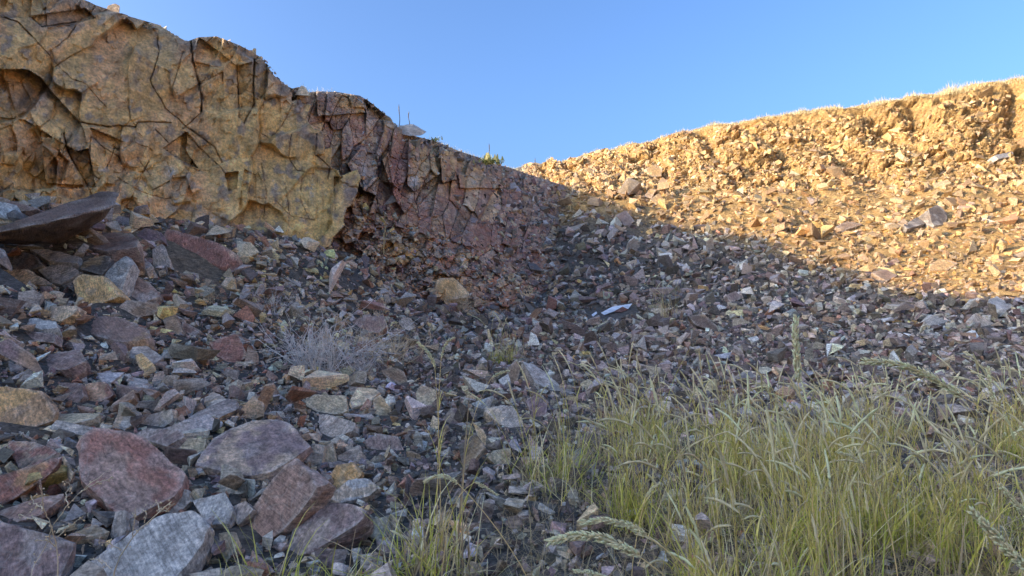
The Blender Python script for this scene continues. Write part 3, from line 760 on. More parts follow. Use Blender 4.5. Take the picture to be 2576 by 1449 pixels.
# (outline, facing, thickness as a share of width, colour, label, short name used by its neighbours' labels or None, lift)
ROCKS = [
 (Z5([(525,520),(650,430),(760,438),(990,485),(1100,560),(1310,760),(1280,850),(1140,1000),(900,1110),(840,1080),(700,870),(555,790)]), (0.25,-0.6,0.75), 0.30, 'rust', 'largest rust red slab, broad face up, in the pile by the dry weed', 'largest rust red slab', 0.10),
 (Z5([(530,1430),(800,1230),(960,1120),(1090,1050),(1370,955),(1470,1100),(1410,1230),(1320,1380),(1180,1520),(800,1560)]), (0.1,-0.55,0.83), 0.28, 'blue grey', 'long blue grey slab with ochre underside lying below the rust red slab', 'long blue grey slab', 0.16),
 (Z5([(2030,625),(2090,680),(2235,790),(2180,900),(2090,1020),(1960,1150),(1830,1190),(1740,1290),(1620,1240),(1650,1130),(1760,1020),(1900,780)]), (-0.35,-0.75,0.55), 0.22, 'rust brown', 'brown slab stood on edge, leaning over the gap by the grass', 'brown slab stood on edge', 0.10),
 (Z5([(1330,700),(1400,590),(1500,480),(1660,385),(1990,370),(2080,480),(2170,560),(2050,640),(1900,750),(1740,780),(1620,755),(1450,700)]), (0.05,-0.40,0.92), 0.16, 'purple brown', 'broad purple brown slab jutting over a dark gap', 'slab jutting over a dark gap', 0.16),
 (Z5([(-120,120),(300,165),(330,230),(405,285),(375,380),(220,435),(-120,430)]), (0.25,-0.75,0.6), 0.22, 'orange', 'smooth orange ochre slab with white spots at the edge of the view', 'smooth orange slab', 0.08),
 (Z5([(35,505),(220,510),(380,575),(430,610),(250,720),(130,710),(80,600)]), (0.1,-0.7,0.7), 0.2, 'rust', 'reddish triangular slab under the smooth orange slab', None, 0.08),
 (Z5([(-60,770),(220,722),(430,620),(400,700),(250,830),(-60,1010)]), (0.2,-0.85,0.35), 0.22, 'rust', 'rust red slab edge under the reddish triangular slab', None, 0.06),
 (Z5([(-40,1020),(180,930),(450,880),(440,920),(270,1040),(120,1080)]), UP, 0.2, 'rust brown', 'thin brown slab lying beneath the rust red slab edge', None, 0.05),
 (Z5([(-60,1040),(350,1150),(520,1200),(490,1400),(420,1520),(-60,1560)]), (0.3,-0.6,0.7), 0.35, 'purple brown', 'big brown boulder in the bottom corner behind the dry weed', 'boulder in the bottom corner', 0.08),
 (Z5([(800,1000),(870,990),(880,1130),(840,1200),(760,1180)]), FR, 0.4, 'grey', 'small upright grey stone wedged before the largest rust red slab', None, 0.12),
 (Z5([(580,230),(590,120),(720,100),(790,190),(740,240),(620,265)]), FR, 0.4, 'rust', 'rounded red stone next to the smooth orange slab', None, 0.08),
 (Z5([(400,110),(560,110),(585,200),(540,260),(460,240)]), FR, 0.4, 'purple grey', 'purple grey stone touching the rounded red stone', None, 0.08),
 (Z5([(2250,800),(2330,680),(2440,655),(2515,730),(2500,765),(2400,830),(2250,890)]), FR, 0.5, 'orange', 'grey stone with an orange top by the slab stood on edge', 'stone with an orange top', 0.1),
 (Z5([(2260,905),(2420,780),(2538,770),(2640,830),(2560,900),(2350,955)]), UP, 0.45, 'blue grey', 'pale grey angular block under the stone with an orange top', None, 0.08),
 (Z5([(1960,1250),(2100,1020),(2180,940),(2450,950),(2560,1010),(2480,1100),(2300,1180),(2150,1300),(2000,1330)]), (-0.2,-0.6,0.75), 0.4, 'purple brown', 'large grey and red boulder with grass in front of it', 'boulder with grass in front', 0.12),
 (Z5([(1330,930),(1560,870),(1620,1000),(1580,1080),(1440,1110)]), (-0.2,-0.5,0.8), 0.4, 'blue grey', 'blue grey block behind the long blue grey slab', None, 0.10),
 (Z5([(1575,980),(1700,930),(1765,990),(1650,1100)]), (-0.3,-0.6,0.7), 0.4, 'grey', 'small grey block leaning on the slab stood on edge', None, 0.10),
 (Z5([(1510,1150),(1600,1140),(1650,1250),(1560,1370)]), FR, 0.5, 'olive grey', 'olive grey block at the foot of the slab stood on edge', None, 0.08),
 (Z5([(1110,900),(1180,820),(1290,850),(1330,930),(1240,1020),(1120,1010)]), FR, 0.4, 'grey', 'grey wedge between the largest rust red slab and the blue grey block', None, 0.10),
 (Z5([(970,410),(960,350),(1200,285),(1200,380),(1130,430)]), FR, 0.5, 'grey', 'broad grey stone up behind the largest rust red slab', None, 0.08),
 (Z5([(770,420),(830,300),(970,310),(930,400),(850,450)]), FR, 0.5, 'blue grey', 'rounded blue grey stone touching the largest rust red slab', None, 0.08),
 (Z5([(1200,570),(1290,490),(1430,500),(1420,580),(1280,630)]), FR, 0.5, 'olive grey', 'olive grey block between the two biggest slabs', None, 0.08),
 (Z5([(1820,500),(1900,470),(2060,490),(2080,560),(1970,600),(1850,560)]), FR, 0.5, 'dark grey', 'dark block sitting on the slab that juts over the gap', None, 0.22),
 (Z5([(2200,330),(2280,330),(2470,390),(2470,440),(2300,500),(2210,480)]), (-0.1,-0.6,0.75), 0.5, 'grey', 'dark faced block with a tan top by the dark gap', None, 0.1),
 (Z5([(2060,630),(2170,530),(2250,540),(2220,720),(2100,660)]), FR, 0.5, 'blue grey', 'bluish stone beside the tip of the slab stood on edge', None, 0.1),
 (Z5([(2240,560),(2300,510),(2335,700),(2240,720)]), FR, 0.4, 'olive grey', 'narrow upright stone beside the bluish stone', None, 0.1),
 (Z5([(2090,250),(2150,190),(2400,200),(2410,310),(2340,340),(2160,310)]), FR, 0.5, 'olive grey', 'layered grey block with a cracked front amid the pile', 'layered grey block', 0.12),
 (Z5([(1380,230),(1500,180),(1620,260),(1480,350)]), UP, 0.4, 'grey', 'grey diamond shaped stone beside the white curly twigs', None, 0.08),
 (Z5([(900,480),(1020,430),(1250,440),(1290,490),(1160,560),(1080,520)]), UP, 0.25, 'purple grey', 'thin purple slab behind the top edge of the largest rust red slab', None, 0.10),
 (Z5([(380,370),(400,330),(710,325),(690,360),(390,430)]), UP, 0.25, 'olive grey', 'long thin grey slab touching the smooth orange slab', None, 0.06),
 # the heap under the cliff
 (Z4([(-100,560),(-100,500),(370,385),(560,330),(810,290),(740,400),(600,470),(430,560),(190,565)]), DN, 0.0, 'dark brown', 'huge dark slab overhanging a black hollow at the top of the heap', 'huge overhanging slab', 0.0),
 (Z4([(545,560),(640,530),(720,480),(960,490),(1020,540),(1010,600),(800,635),(640,600)]), UP, 0.35, 'rust brown', 'flat reddish slab just under the tip of the huge overhanging slab', 'flat reddish slab', 0.16),
 (Z4([(-60,755),(200,745),(400,850),(380,865),(-60,860)]), (0.1,-0.8,0.6), 0.3, 'tan', 'pale tan slab under the black hollow', 'pale tan slab', 0.14),
 (Z4([(265,740),(400,710),(500,705),(595,770),(450,860),(370,840)]), FR, 0.4, 'grey', 'grey block on the end of the pale tan slab', None, 0.12),
 (Z4([(525,820),(600,775),(760,790),(900,940),(660,1030),(560,960)]), (0.1,-0.8,0.5), 0.4, 'ochre', 'mustard faced block with a blue grey side in the heap', 'mustard faced block', 0.14),
 (Z4([(735,820),(830,700),(920,640),(960,700),(900,830),(880,930),(760,890)]), (-0.2,-0.85,0.5), 0.3, 'blue grey', 'light blue grey slab tipped upright on the mustard faced block', None, 0.22),
 (Z4([(900,900),(940,760),(1090,850),(1170,920),(1100,990),(980,980)]), FR, 0.45, 'rust brown', 'dark red brown block beside the mustard faced block', None, 0.14),
 (Z4([(900,650),(1030,645),(1110,720),(1060,750),(940,750)]), UP, 0.4, 'blue grey', 'flat blue grey stone behind the tipped slab', None, 0.12),
 (Z4([(1170,440),(1300,495),(1380,490),(1600,560),(1720,640),(1760,730),(1620,790),(1500,800),(1260,740),(1200,600)]), (0.1,-0.9,0.3), 0.3, 'rust', 'broad red and purple streaked outcrop standing at the foot of the cliff', 'red streaked outcrop', 0.1),
 (Z4([(980,500),(1050,440),(1150,460),(1185,540),(1120,555),(1000,530)]), FR, 0.5, 'purple', 'purple stone perched next to the red streaked outcrop', None, 0.12),
 (Z4([(1100,600),(1180,550),(1260,740),(1110,720)]), FR, 0.4, 'grey', 'grey block leaning on the red streaked outcrop', None, 0.12),
 (Z4([(540,1150),(700,1090),(880,1100),(1100,1200),(1120,1260),(900,1290),(560,1210)]), UP, 0.2, 'rust brown', 'wide flat brown slab in the middle of the heap', 'wide flat brown slab', 0.12),
 (Z4([(250,1030),(300,1010),(570,1010),(560,1060),(430,1130)]), FR, 0.4, 'tan', 'tan brown block above the wide flat brown slab', None, 0.1),
 (Z4([(75,1100),(150,1090),(420,1130),(430,1180),(300,1190)]), UP, 0.25, 'blue grey', 'thin grey slab beside the tan brown block', None, 0.08),
 (Z4([(140,1180),(400,1210),(410,1280),(160,1260)]), FR, 0.35, 'purple grey', 'dark slab next to the wide flat brown slab', None, 0.08),
 (Z4([(1510,1270),(1720,1205),(1800,1370),(1690,1440),(1560,1370)]), (0.3,-0.75,0.55), 0.4, 'rust', 'deep red block with a grey side by the dry brush', 'deep red block', 0.12),
 (Z4([(-40,740),(150,620),(250,640),(330,720),(230,750)]), FR, 0.5, 'dark grey', 'dark grey wedge inside the black hollow', None, 0.08),
 (Z4([(210,600),(330,600),(600,660),(570,710),(350,690)]), (0.1,-0.5,0.85), 0.25, 'grey', 'thin grey slab under the huge overhanging slab', None, 0.14),
 (Z4([(575,740),(600,690),(770,635),(800,660),(780,750),(740,790)]), FR, 0.5, 'dark grey', 'dark layered block under the flat reddish slab', None, 0.12),
 (Z4([(1180,1100),(1270,1070),(1330,1200),(1310,1230),(1200,1180)]), FR, 0.4, 'brown', 'brown block with a flat face right of the wide flat brown slab', None, 0.1),
 (Z4([(1310,1110),(1460,1190),(1420,1230),(1330,1220)]), FR, 0.4, 'rust brown', 'red brown wedge next to the brown block with a flat face', None, 0.08),
 (Z4([(905,1380),(960,1310),(1060,1290),(1190,1390),(1130,1440)]), UP, 0.4, 'grey', 'reddish grey stone under the wide flat brown slab', None, 0.1),
 (Z4([(970,1365),(1030,1350),(1130,1440),(1060,1500),(1000,1449)]), FR, 0.4, 'ochre', 'small ochre wedge in front of the reddish grey stone', None, 0.08),
 (Z4([(200,1400),(580,1330),(640,1410),(500,1480),(260,1490)]), UP, 0.25, 'purple brown', 'long reddish slab above the smooth orange slab', None, 0.1),
 (Z4([(-40,215),(290,310),(260,330),(60,330),(-40,290)]), (0.0,-0.6,0.8), 0.2, 'rust brown', 'reddish slab resting over the huge overhanging slab', None, 0.2),
 (Z4([(-40,320),(150,380),(160,400),(-40,425)]), UP, 0.3, 'tan', 'tan slab between the cliff and the huge overhanging slab', None, 0.2),
 (Z4([(850,1030),(900,960),(1150,990),(1165,1060),(1000,1100)]), FR, 0.35, 'brown', 'long brown slab beneath the dark red brown block', None, 0.1),
 (Z4([(1600,860),(1640,800),(1700,800),(1710,890),(1640,890)]), FR, 0.6, 'orange', 'small orange cube like stone under the red streaked outcrop', None, 0.1),
 # middle ground
 (Z6([(800,420),(880,360),(1060,330),(1085,420),(1020,470),(900,450)]), (0.1,-0.6,0.75), 0.4, 'rust brown', 'large purple red block behind the dry brush', 'large purple red block', 0.1),
 (Z6([(1400,190),(1430,80),(1550,70),(1660,190),(1640,240),(1460,245)]), (0.1,-0.9,0.4), 0.3, 'orange', 'mustard yellow rock bulging from the foot of the purple outcrop', 'mustard yellow rock', 0.1),
 (Z6([(1160,400),(1190,350),(1250,360),(1285,430),(1220,460)]), FR, 0.5, 'grey', 'grey block right of the large purple red block', None, 0.1),
 (Z6([(1040,730),(1120,700),(1200,740),(1230,820),(1180,840),(1060,770)]), FR, 0.4, 'brown', 'smooth brown stone at the end of the dry brush', None, 0.1),
 (Z6([(980,930),(1030,895),(1110,970),(1115,1060),(1000,1070)]), FR, 0.5, 'olive grey', 'olive cube shaped stone right of the layered grey block', None, 0.12),
 (Z6([(815,940),(870,850),(1040,870),(960,960),(830,1000)]), (0.2,-0.5,0.85), 0.4, 'tan', 'tan topped stone between the layered block and the olive cube', None, 0.12),
 (Z6([(1930,860),(1920,720),(1990,640),(2020,700),(2000,800),(1950,860)]), FR, 0.35, 'brown', 'tall brown stone standing upright behind the green grass', 'tall brown upright stone', 0.12),
 (Z6([(2020,660),(2120,680),(2320,860),(2280,900),(2120,820)]), UP, 0.35, 'blue grey', 'long grey slab sloping down from the tall brown upright stone', None, 0.1),
 (Z6([(1755,1000),(1830,970),(1960,980),(2040,1080),(2035,1140),(1950,1150),(1850,1100)]), (0.1,-0.6,0.8), 0.5, 'grey', 'rounded grey boulder with a purple front by the green grass', 'rounded grey boulder', 0.12),
 (Z6([(2050,940),(2150,880),(2210,940),(2200,1040),(2110,1090)]), FR, 0.45, 'purple', 'dark purple block right of the rounded grey boulder', None, 0.1),
 (Z6([(1460,1080),(1530,990),(1590,1000),(1640,1090),(1570,1120)]), FR, 0.5, 'purple', 'purple block left of the rounded grey boulder', None, 0.1),
 (Z6([(1780,1340),(1830,1290),(1950,1270),(1950,1390),(1850,1400)]), FR, 0.5, 'olive grey', 'tan and grey rounded stone half hidden by green grass', None, 0.1),
 (Z6([(1680,1090),(1760,1150),(1800,1240),(1780,1290),(1720,1200)]), FR, 0.4, 'ochre', 'yellow edged stone under the rounded grey boulder', None, 0.1),
 (Z6([(915,1220),(1020,1170),(1160,1190),(1200,1290),(1060,1300),(940,1280)]), FR, 0.4, 'purple grey', 'purple grey slab standing left of the tall grass stalks', None, 0.12),
 (Z6([(725,1330),(880,1250),(900,1310),(860,1370),(740,1390)]), FR, 0.5, 'grey', 'light grey block above the stone with an orange top', None, 0.1),
 (Z6([(2440,1190),(2500,1160),(2576,1180),(2620,1260),(2580,1310),(2480,1290)]), FR, 0.6, 'dark grey', 'dark rounded boulder sitting in the grass', 'dark boulder in the grass', 0.12),
 (Z6([(1280,880),(1320,830),(1420,860),(1440,960),(1340,1000),(1290,960)]), FR, 0.5, 'olive grey', 'olive grey stone left of the tall grass stalks', None, 0.1),
 # far side
 (Z3([(710,500),(760,480),(800,500),(795,540),(740,545)]), FR, 0.6, 'orange', 'big orange boulder lodged in the sunlit bank', 'big orange boulder', 0.1),
 (Z3([(738,652),(780,620),(805,650),(770,678)]), FR, 0.6, 'orange', 'orange sunlit block just above the shadow edge', 'orange block above the shadow', 0.1),
 (Z3([(705,640),(735,600),(765,605),(745,650)]), FR, 0.6, 'orange', 'narrow orange block next to the sunlit orange block', None, 0.1),
 (Z3([(2110,975),(2160,945),(2250,970),(2200,1005),(2110,1005)]), UP, 0.4, 'orange', 'flat orange slab in sun low on the bank', 'flat orange sunlit slab', 0.1),
 (Z3([(2420,440),(2520,413),(2530,440),(2440,457)]), FR, 0.3, 'blue grey', 'long pale blue slab under the sunlit outcrop', 'long pale blue slab', 0.12),
 (Z3([(1905,960),(1950,938),(1965,958),(1915,982)]), FR, 0.5, 'rust', 'reddish block on the shadow edge left of the flat orange slab', None, 0.1),
 (Z3([(1820,1010),(1900,998),(1955,1030),(1900,1057)]), UP, 0.4, 'brown', 'brown slab in shade just under the shadow edge', 'brown slab under the shadow edge', 0.1),
 (Z3([(1500,1150),(1530,1072),(1562,1130),(1550,1165)]), FR, 0.4, 'dark grey', 'tall dark stone standing in the shaded scree', 'tall dark stone in the scree', 0.1),
 (Z3([(920,1225),(1000,1212),(1085,1290),(1070,1312),(960,1270)]), (-0.2,-0.8,0.5), 0.4, 'dark brown', 'large dark brown boulder behind the seed heads', 'large dark brown boulder', 0.12),
 (Z3([(1980,782),(2060,738),(2112,770),(2000,803)]), UP, 0.4, 'dark grey', 'dark slab in the hollow of the sunlit bank', 'dark slab in the sunlit bank', 0.2),
 (Z3([(2100,700),(2150,680),(2200,720),(2190,790),(2120,790)]), FR, 0.5, 'dark grey', 'dark boulder beside the dark slab in the sunlit bank', None, 0.2),
 (Z3([(1640,790),(1700,760),(1790,775),(1700,805)]), UP, 0.4, 'brown', 'flat brown slab jutting from the sunlit bank', None, 0.15),
 (Z3([(470,1082),(540,1058),(548,1072),(480,1097)]), UP, 0.3, 'rust brown', 'thin reddish slab near the white sheet', None, 0.1),
 (Z3([(560,735),(620,703),(662,760),(620,792)]), FR, 0.4, 'purple grey', 'broad purple slab on the shaded slope by the tan soil', 'broad purple slab', 0.1),
 (Z3([(1110,1120),(1160,1100),(1190,1140),(1130,1165)]), FR, 0.5, 'purple grey', 'purple grey boulder in the shaded scree', None, 0.1),
 (Z3([(2310,1240),(2340,1210),(2440,1270),(2430,1290),(2340,1290)]), FR, 0.4, 'grey', 'big grey boulder in the scree behind the tall grass', 'big grey boulder', 0.1),
 (Z3([(2400,1150),(2440,1130),(2530,1180),(2480,1205),(2420,1190)]), UP, 0.4, 'blue grey', 'blue grey slab in the scree near the edge of view', None, 0.1),
 (Z3([(2080,1250),(2120,1215),(2200,1250),(2180,1280),(2100,1275)]), FR, 0.4, 'blue grey', 'blue grey angular block behind the tall grass', None, 0.1),
]
XPAL = dict(PAL)
XPAL.update({'rust': (0.350, 0.165, 0.115), 'rust brown': (0.320, 0.195, 0.140), 'purple brown': (0.285, 0.195, 0.165), 'orange': (0.62, 0.375, 0.150),
             'purple': (0.215, 0.142, 0.138), 'dark brown': (0.135, 0.090, 0.066)})

def chip(bm, r, n, lo=0.02, hi=0.10):
    """knock corners and edges off a convex stone"""
    for _ in range(n):
        d = Vector(r.normal(0, 1, 3)); d.normalize()
        pr_ = [v.co.dot(d) for v in bm.verts]
        ext = max(pr_) - min(pr_)
        cut = max(pr_) - ext * r.uniform(lo, hi)
        g_ = bmesh.ops.bisect_plane(bm, geom=bm.verts[:] + bm.edges[:] + bm.faces[:], plane_co=d * cut, plane_no=d, clear_outer=True)
        ed_ = [e for e in g_['geom_cut'] if isinstance(e, bmesh.types.BMEdge)]
        if len(ed_) >= 3: bmesh.ops.contextual_create(bm, geom=ed_)
    bmesh.ops.remove_doubles(bm, verts=bm.verts[:], dist=1e-4)
    bmesh.ops.recalc_face_normals(bm, faces=bm.faces[:])

def refine(bm, target, amp, seed, colour, alt, strata=0.0):
    """break the flat faces of a hull up into rough stone; returns the mesh data"""
    bm.normal_update()
    sharp = [(np.array(e.verts[0].co), np.array(e.verts[1].co)) for e in bm.edges if len(e.link_faces) == 2 and e.link_faces[0].normal.angle(e.link_faces[1].normal, 0) > 0.45]
    bmesh.ops.triangulate(bm, faces=bm.faces[:])
    for _ in range(4):
        long_e = [e for e in bm.edges if e.calc_length() > target]
        if not long_e or len(bm.faces) > 4200: break
        bmesh.ops.subdivide_edges(bm, edges=long_e, cuts=1)
        bmesh.ops.triangulate(bm, faces=bm.faces[:])
    bm.normal_update()
    bm.verts.index_update()
    co = np.array([v.co[:] for v in bm.verts]); nm = np.array([v.normal[:] for v in bm.verts])
    fs = np.array([[v.index for v in f.verts] for f in bm.faces])
    sh = np.array([(seed * 1.37) % 50, (seed * 2.11) % 50, (seed * 0.73) % 50])
    big = target * 7
    n_a = fbm(co / big + sh, 3, 5); n_b = fbm(co / (big * 0.3) + sh, 3, 6)
    step = np.round(n_a * 2.6) / 2.6
    rr_ = np.random.default_rng(seed)
    ax_ = rr_.normal(0, 1, 3); ax_ /= np.linalg.norm(ax_)
    al = (co @ ax_)[:, None] * ax_
    n_s = fbm(((co - al) + al * 0.16) / (big * 0.28) + sh, 3, 7)
    ridge = np.round(n_s * 2.0) / 2.0
    co2 = co + nm * (amp * (0.05 * n_a + 0.45 * step + 0.15 * n_b + 0.45 * ridge))[:, None]
    t = smooth(fbm(co / (big * 1.2) + sh + 9, 4, 8), 0.14, 0.22)
    t2 = smooth(fbm(co / (big * 0.5) + sh + 5, 3, 9), 0.25, 0.6)
    cl = np.asarray(colour)[None] * (1 - 0.45 * t[:, None]) + np.asarray(alt)[None] * 0.45 * t[:, None]
    cl *= (1 + 0.28 * n_s)[:, None]
    cl = cl * (1 - 0.35 * t2[:, None]) + np.array([[0.42, 0.37, 0.31]]) * 0.35 * t2[:, None]
    cl *= (1 + 0.30 * n_b)[:, None]
    de = np.full(len(co), 1e9)
    for p0, p1 in sharp:
        d_ = p1 - p0; tq_ = np.clip(((co - p0) @ d_) / (d_ @ d_ + 1e-12), 0, 1)
        de = np.minimum(de, np.linalg.norm(co - p0 - tq_[:, None] * d_, axis=1))
    worn = np.exp(-(de / (target * 0.5)) ** 2) * np.clip(0.55 + 1.2 * n_b, 0, 1)
    cl = cl * (1 - 0.5 * worn[:, None]) + np.array([[0.54, 0.48, 0.40]]) * 0.5 * worn[:, None]
    return co2, fs, np.clip(cl, 0.02, 0.8)

rock_objs = []
rock_polys = []       # (polygon, distance) so that loose stones keep clear
for k, (poly, nrm, thick, colour, label, short, lift) in enumerate(ROCKS):
    poly = np.array(poly, float)
    cu_, cv_ = poly[:, 0].mean(), poly[:, 1].mean()
    lowest = poly[:, 1].max()
    base = ground_hit(np.clip(cu_, -700, 3300), min(lowest - 0.25 * (lowest - poly[:, 1].min()), 1600))
    n = np.array(nrm, float); n += 0.08 * rng.standard_normal(3); n /= np.linalg.norm(n)
    Y0 = base[1] - lift * 0.5
    if 'red streaked outcrop standing' in label or label.startswith('broad red and purple'):
        Y0 = 11.0
    if 'mustard yellow rock' in label and 'bulging' in label:
        Y0 = face_at(1130, 725)[1] - 0.35
    P0 = pix(cu_, cv_, Y0)
    dirs = np.stack([(poly[:, 0] - CX) / F, np.ones(len(poly)), (CY - poly[:, 1]) / F], 1)
    eye = np.array([0, 0, EYE])
    tt_ = ((P0 - eye) @ n) / (dirs @ n)
    tt_ = np.clip(tt_, Y0 * 0.86, Y0 * 1.16)
    front = eye + dirs * tt_[:, None]
    width = np.linalg.norm(front.max(0) - front.min(0))
    cen = front.mean(0)
    if thick > 0:
        th = thick * width * 0.75
        back = cen + (front - cen) * rng.uniform(0.80, 0.98, (len(front), 1)) - n * th
        mid = cen + (front - cen) * 1.0 - n * th * rng.uniform(0.15, 0.5, (len(front), 1))
        front_r = cen + (front - cen) * rng.uniform(0.93, 1.0, (len(front), 1)) + n * 0.02 * width
        pts = np.concatenate([front_r, mid, back])
    else:      # the overhanging slab: dark face below, flat top running back and up
        top = np.array([pix(u, v, y) for u, v, y in [(-60, 590, 8.6), (120, 545, 8.9), (190, 520, 9.3), (278, 477, 9.9), (296, 484, 9.9), (283, 518, 9.0), (130, 552, 8.2), (-60, 594, 7.6)]])
        under = np.array([pix(u, v, y) for u, v, y in [(281, 521, 9.0), (257, 557, 9.3), (208, 582, 9.4), (150, 612, 9.3), (66, 615, 9.0), (-60, 612, 8.6), (-60, 596, 7.6), (130, 556, 8.15)]])
        pts = np.concatenate([top, under])
        cen = pts.mean(0)
    org = np.array([cen[0], cen[1], pts[:, 2].min()])
    bm = hull_mesh(pts - org)
    chip(bm, np.random.default_rng(500 + k), 7 if thick > 0 else 4, 0.01, 0.06)
    wid = float(np.linalg.norm(pts.max(0) - pts.min(0)))
    tgt = max(0.012 * cen[1] * 0.4, wid / 24)
    alt = XPAL[['grey', 'blue grey', 'purple grey', 'tan', 'rust brown', 'olive grey', 'orange'][k % 7]]
    v_, f_, c_ = refine(bm, tgt, wid * 0.020, k + 1, XPAL[colour], alt)
    bm.free()
    Q_ = Vector(np.random.default_rng(900 + k).normal(0, 1, 3)).normalized().to_track_quat('Z', 'Y')
    R_ = np.array(Q_.to_matrix())
    me = mesh_np('rock', v_ @ R_, f_, c_, True, M_STONE)
    me.set_sharp_from_angle(angle=math.radians(18))
    o = add('rock_slab' if 'slab' in label.split(' in ')[0] else 'rock_block', me)
    if o.name.startswith('rock_block'): o.name = 'boulder'
    o.rotation_euler = Q_.to_euler()
    o.location = org
    tag(o, label, 'rock', 'rocks told apart in the rubble', 'thing')
    rock_objs.append(o)
    rock_polys.append((poly, cen[1], short, label))

rock_polys.append((np.array([(1470, 756), (1600, 750), (1600, 792), (1480, 806)], float), ground_hit(1560, 782)[1] + 0.3, None, ''))

# ---- loose stones: scattered over the ground by real area
def scatter(size_fn, cover, ymin, ymax, keep, seed, jitter=0.45):
    r = np.random.default_rng(seed)
    Ps, Ss = [], []
    edges_ = np.geomspace(ymin, ymax, 60)
    amax = 1.12
    for y0, y1 in zip(edges_[:-1], edges_[1:]):
        ym = 0.5 * (y0 + y1)
        s_ = size_fn(ym)
        area = 2 * amax * (y1 * y1 - y0 * y0) / 2
        n = r.poisson(area * cover / (s_ * s_))
        Y = np.sqrt(r.uniform(y0 * y0, y1 * y1, n)); X = r.uniform(-amax, amax, n) * Y
        Ps.append(np.stack([X, Y], 1)); Ss.append(s_ * np.exp(r.normal(0, jitter, n)))
    P = np.concatenate(Ps); S_ = np.concatenate(Ss)
    u = CX + P[:, 0] / P[:, 1] * F
    m = keep(u, P[:, 1], r.uniform(0, 1, len(P)), P)
    return P[m], S_[m]

def hid(u, Y):
    """behind the cliff foot"""
    yfoot = np.interp(u, [-700, 0, 300, 640, 880, 1000, 1100, 1300, 1400, 1450], [7.2, 9.5, 11.2, 13.1, 14.6, 14.8, 15.2, 18.0, 21.0, 60])
    return Y > yfoot
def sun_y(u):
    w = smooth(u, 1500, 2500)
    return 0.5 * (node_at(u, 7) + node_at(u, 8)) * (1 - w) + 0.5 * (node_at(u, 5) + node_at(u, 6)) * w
def crest_at(u): return np.interp(u, gu, CREST)
def node_at(u, k): return np.interp(u, gu, colY[:, k])
def hill_t(u, Y): return np.clip((Y - node_at(u, 8)) / (node_at(u, 10) - node_at(u, 8)), -5, 2)
clump = lambda P, sc_, sd: vnoise(np.stack([P[:, 0] * sc_, P[:, 1] * sc_, P[:, 0] * 0], 1), sd)

def keep_small(u, Y, q_, P):
    m = ~hid(u, Y) & (hill_t(u, Y) < 0.8)
    m &= ~((np.abs((u - 1650) / 80) ** 2 + ((Y - 25.5) / 1.2) ** 2 < 1) & (q_ > 0.6))
    m &= ~((hill_t(u, Y) > 0.0) & (q_ > 0.35))
    sunny = (Y > sun_y(u)) & (u > 1400)
    m &= ~(sunny & (q_ > 0.75 + 0.5 * smooth(clump(P, 0.5, 201), -0.2, 0.3)))
    return m
def keep_mid(u, Y, q_, P):
    m = keep_small(u, Y, q_, P)
    grassy = (u > 1350) & (Y < 7.0)
    return m & ~(grassy & ((q_ > 0.35) | (Y < 3.4))) & (hill_t(u, Y) < 0.15) & ~((Y > sun_y(u)) & (u > 1400) & (q_ > 0.3))
def keep_big(u, Y, q_, P):
    m = ~hid(u, Y) & (hill_t(u, Y) < 0.1)
    left = smooth(-u, -1000, -500)
    cl = smooth(clump(P, 0.35, 202), -0.15, 0.35)
    return m & (q_ < (0.26 + 0.74 * left) * (0.35 + 0.65 * cl)) & ~((u > 1250) & (Y < 7.0)) & ~((Y > sun_y(u)) & (u > 1400) & (q_ > 0.05))

L = []
L.append(scatter(lambda y: max(0.080, 0.0105 * y), 1.7, 2.4, 36, keep_small, 11))
L.append(scatter(lambda y: max(0.17, 0.0185 * y), 1.6, 2.4, 34, keep_mid, 12, 0.35))
L.append(scatter(lambda y: max(0.36, 0.0310 * y), 1.0, 2.6, 33, keep_big, 13, 0.35))
L.append(scatter(lambda y: max(0.42, 0.056 * y), 0.9, 2.8, 11, lambda u, Y, q_, P: ~hid(u, Y + 0.4) & (u < 560 + 130 * clump(P, 0.6, 203)) & (q_ < 0.75), 14, 0.25))
SP = np.concatenate([x[0] for x in L]); SS = np.concatenate([x[1] for x in L])
LV = np.concatenate([np.full(len(x[1]), k) for k, x in enumerate(L)])
# strips of rubble resting on the ledges of the purple outcrop
r2 = np.random.default_rng(21)
eu = r2.uniform(890, 1500, 5200); ev = r2.uniform(330, 820, 5200)
fi = np.clip(np.round(np.interp(eu, cu, np.arange(NCU))).astype(int), 0, NCU - 1)
fv = np.array([np.interp(-ev[i], -V[fi[i]], tt, left=-1, right=2) for i in range(len(eu))])
ok = (fv > 0) & (fv < 1) & ((r2.uniform(0, 1, len(eu)) < np.interp(fv, [0, 0.4, 0.55, 0.9, 0.96, 1], [0.9, 0.75, 0.12, 0.12, 0.8, 0.9])) | ((eu > 1240) & (fv < 0.97)))
ok &= ~poly_mask(eu, ev, [(-800, -500), (640, -500)] + [(x + 14, y) for x, y in corner] + [(-800, 800)])
ej = np.clip(np.round(np.clip(fv, 0, 1) * (NR - 1)).astype(int), 0, NR - 1)
EP = face.reshape(NCU, NR, 3)[fi, ej][ok]
ES = EP[:, 1] * r2.lognormal(math.log(0.011), 0.4, len(EP))
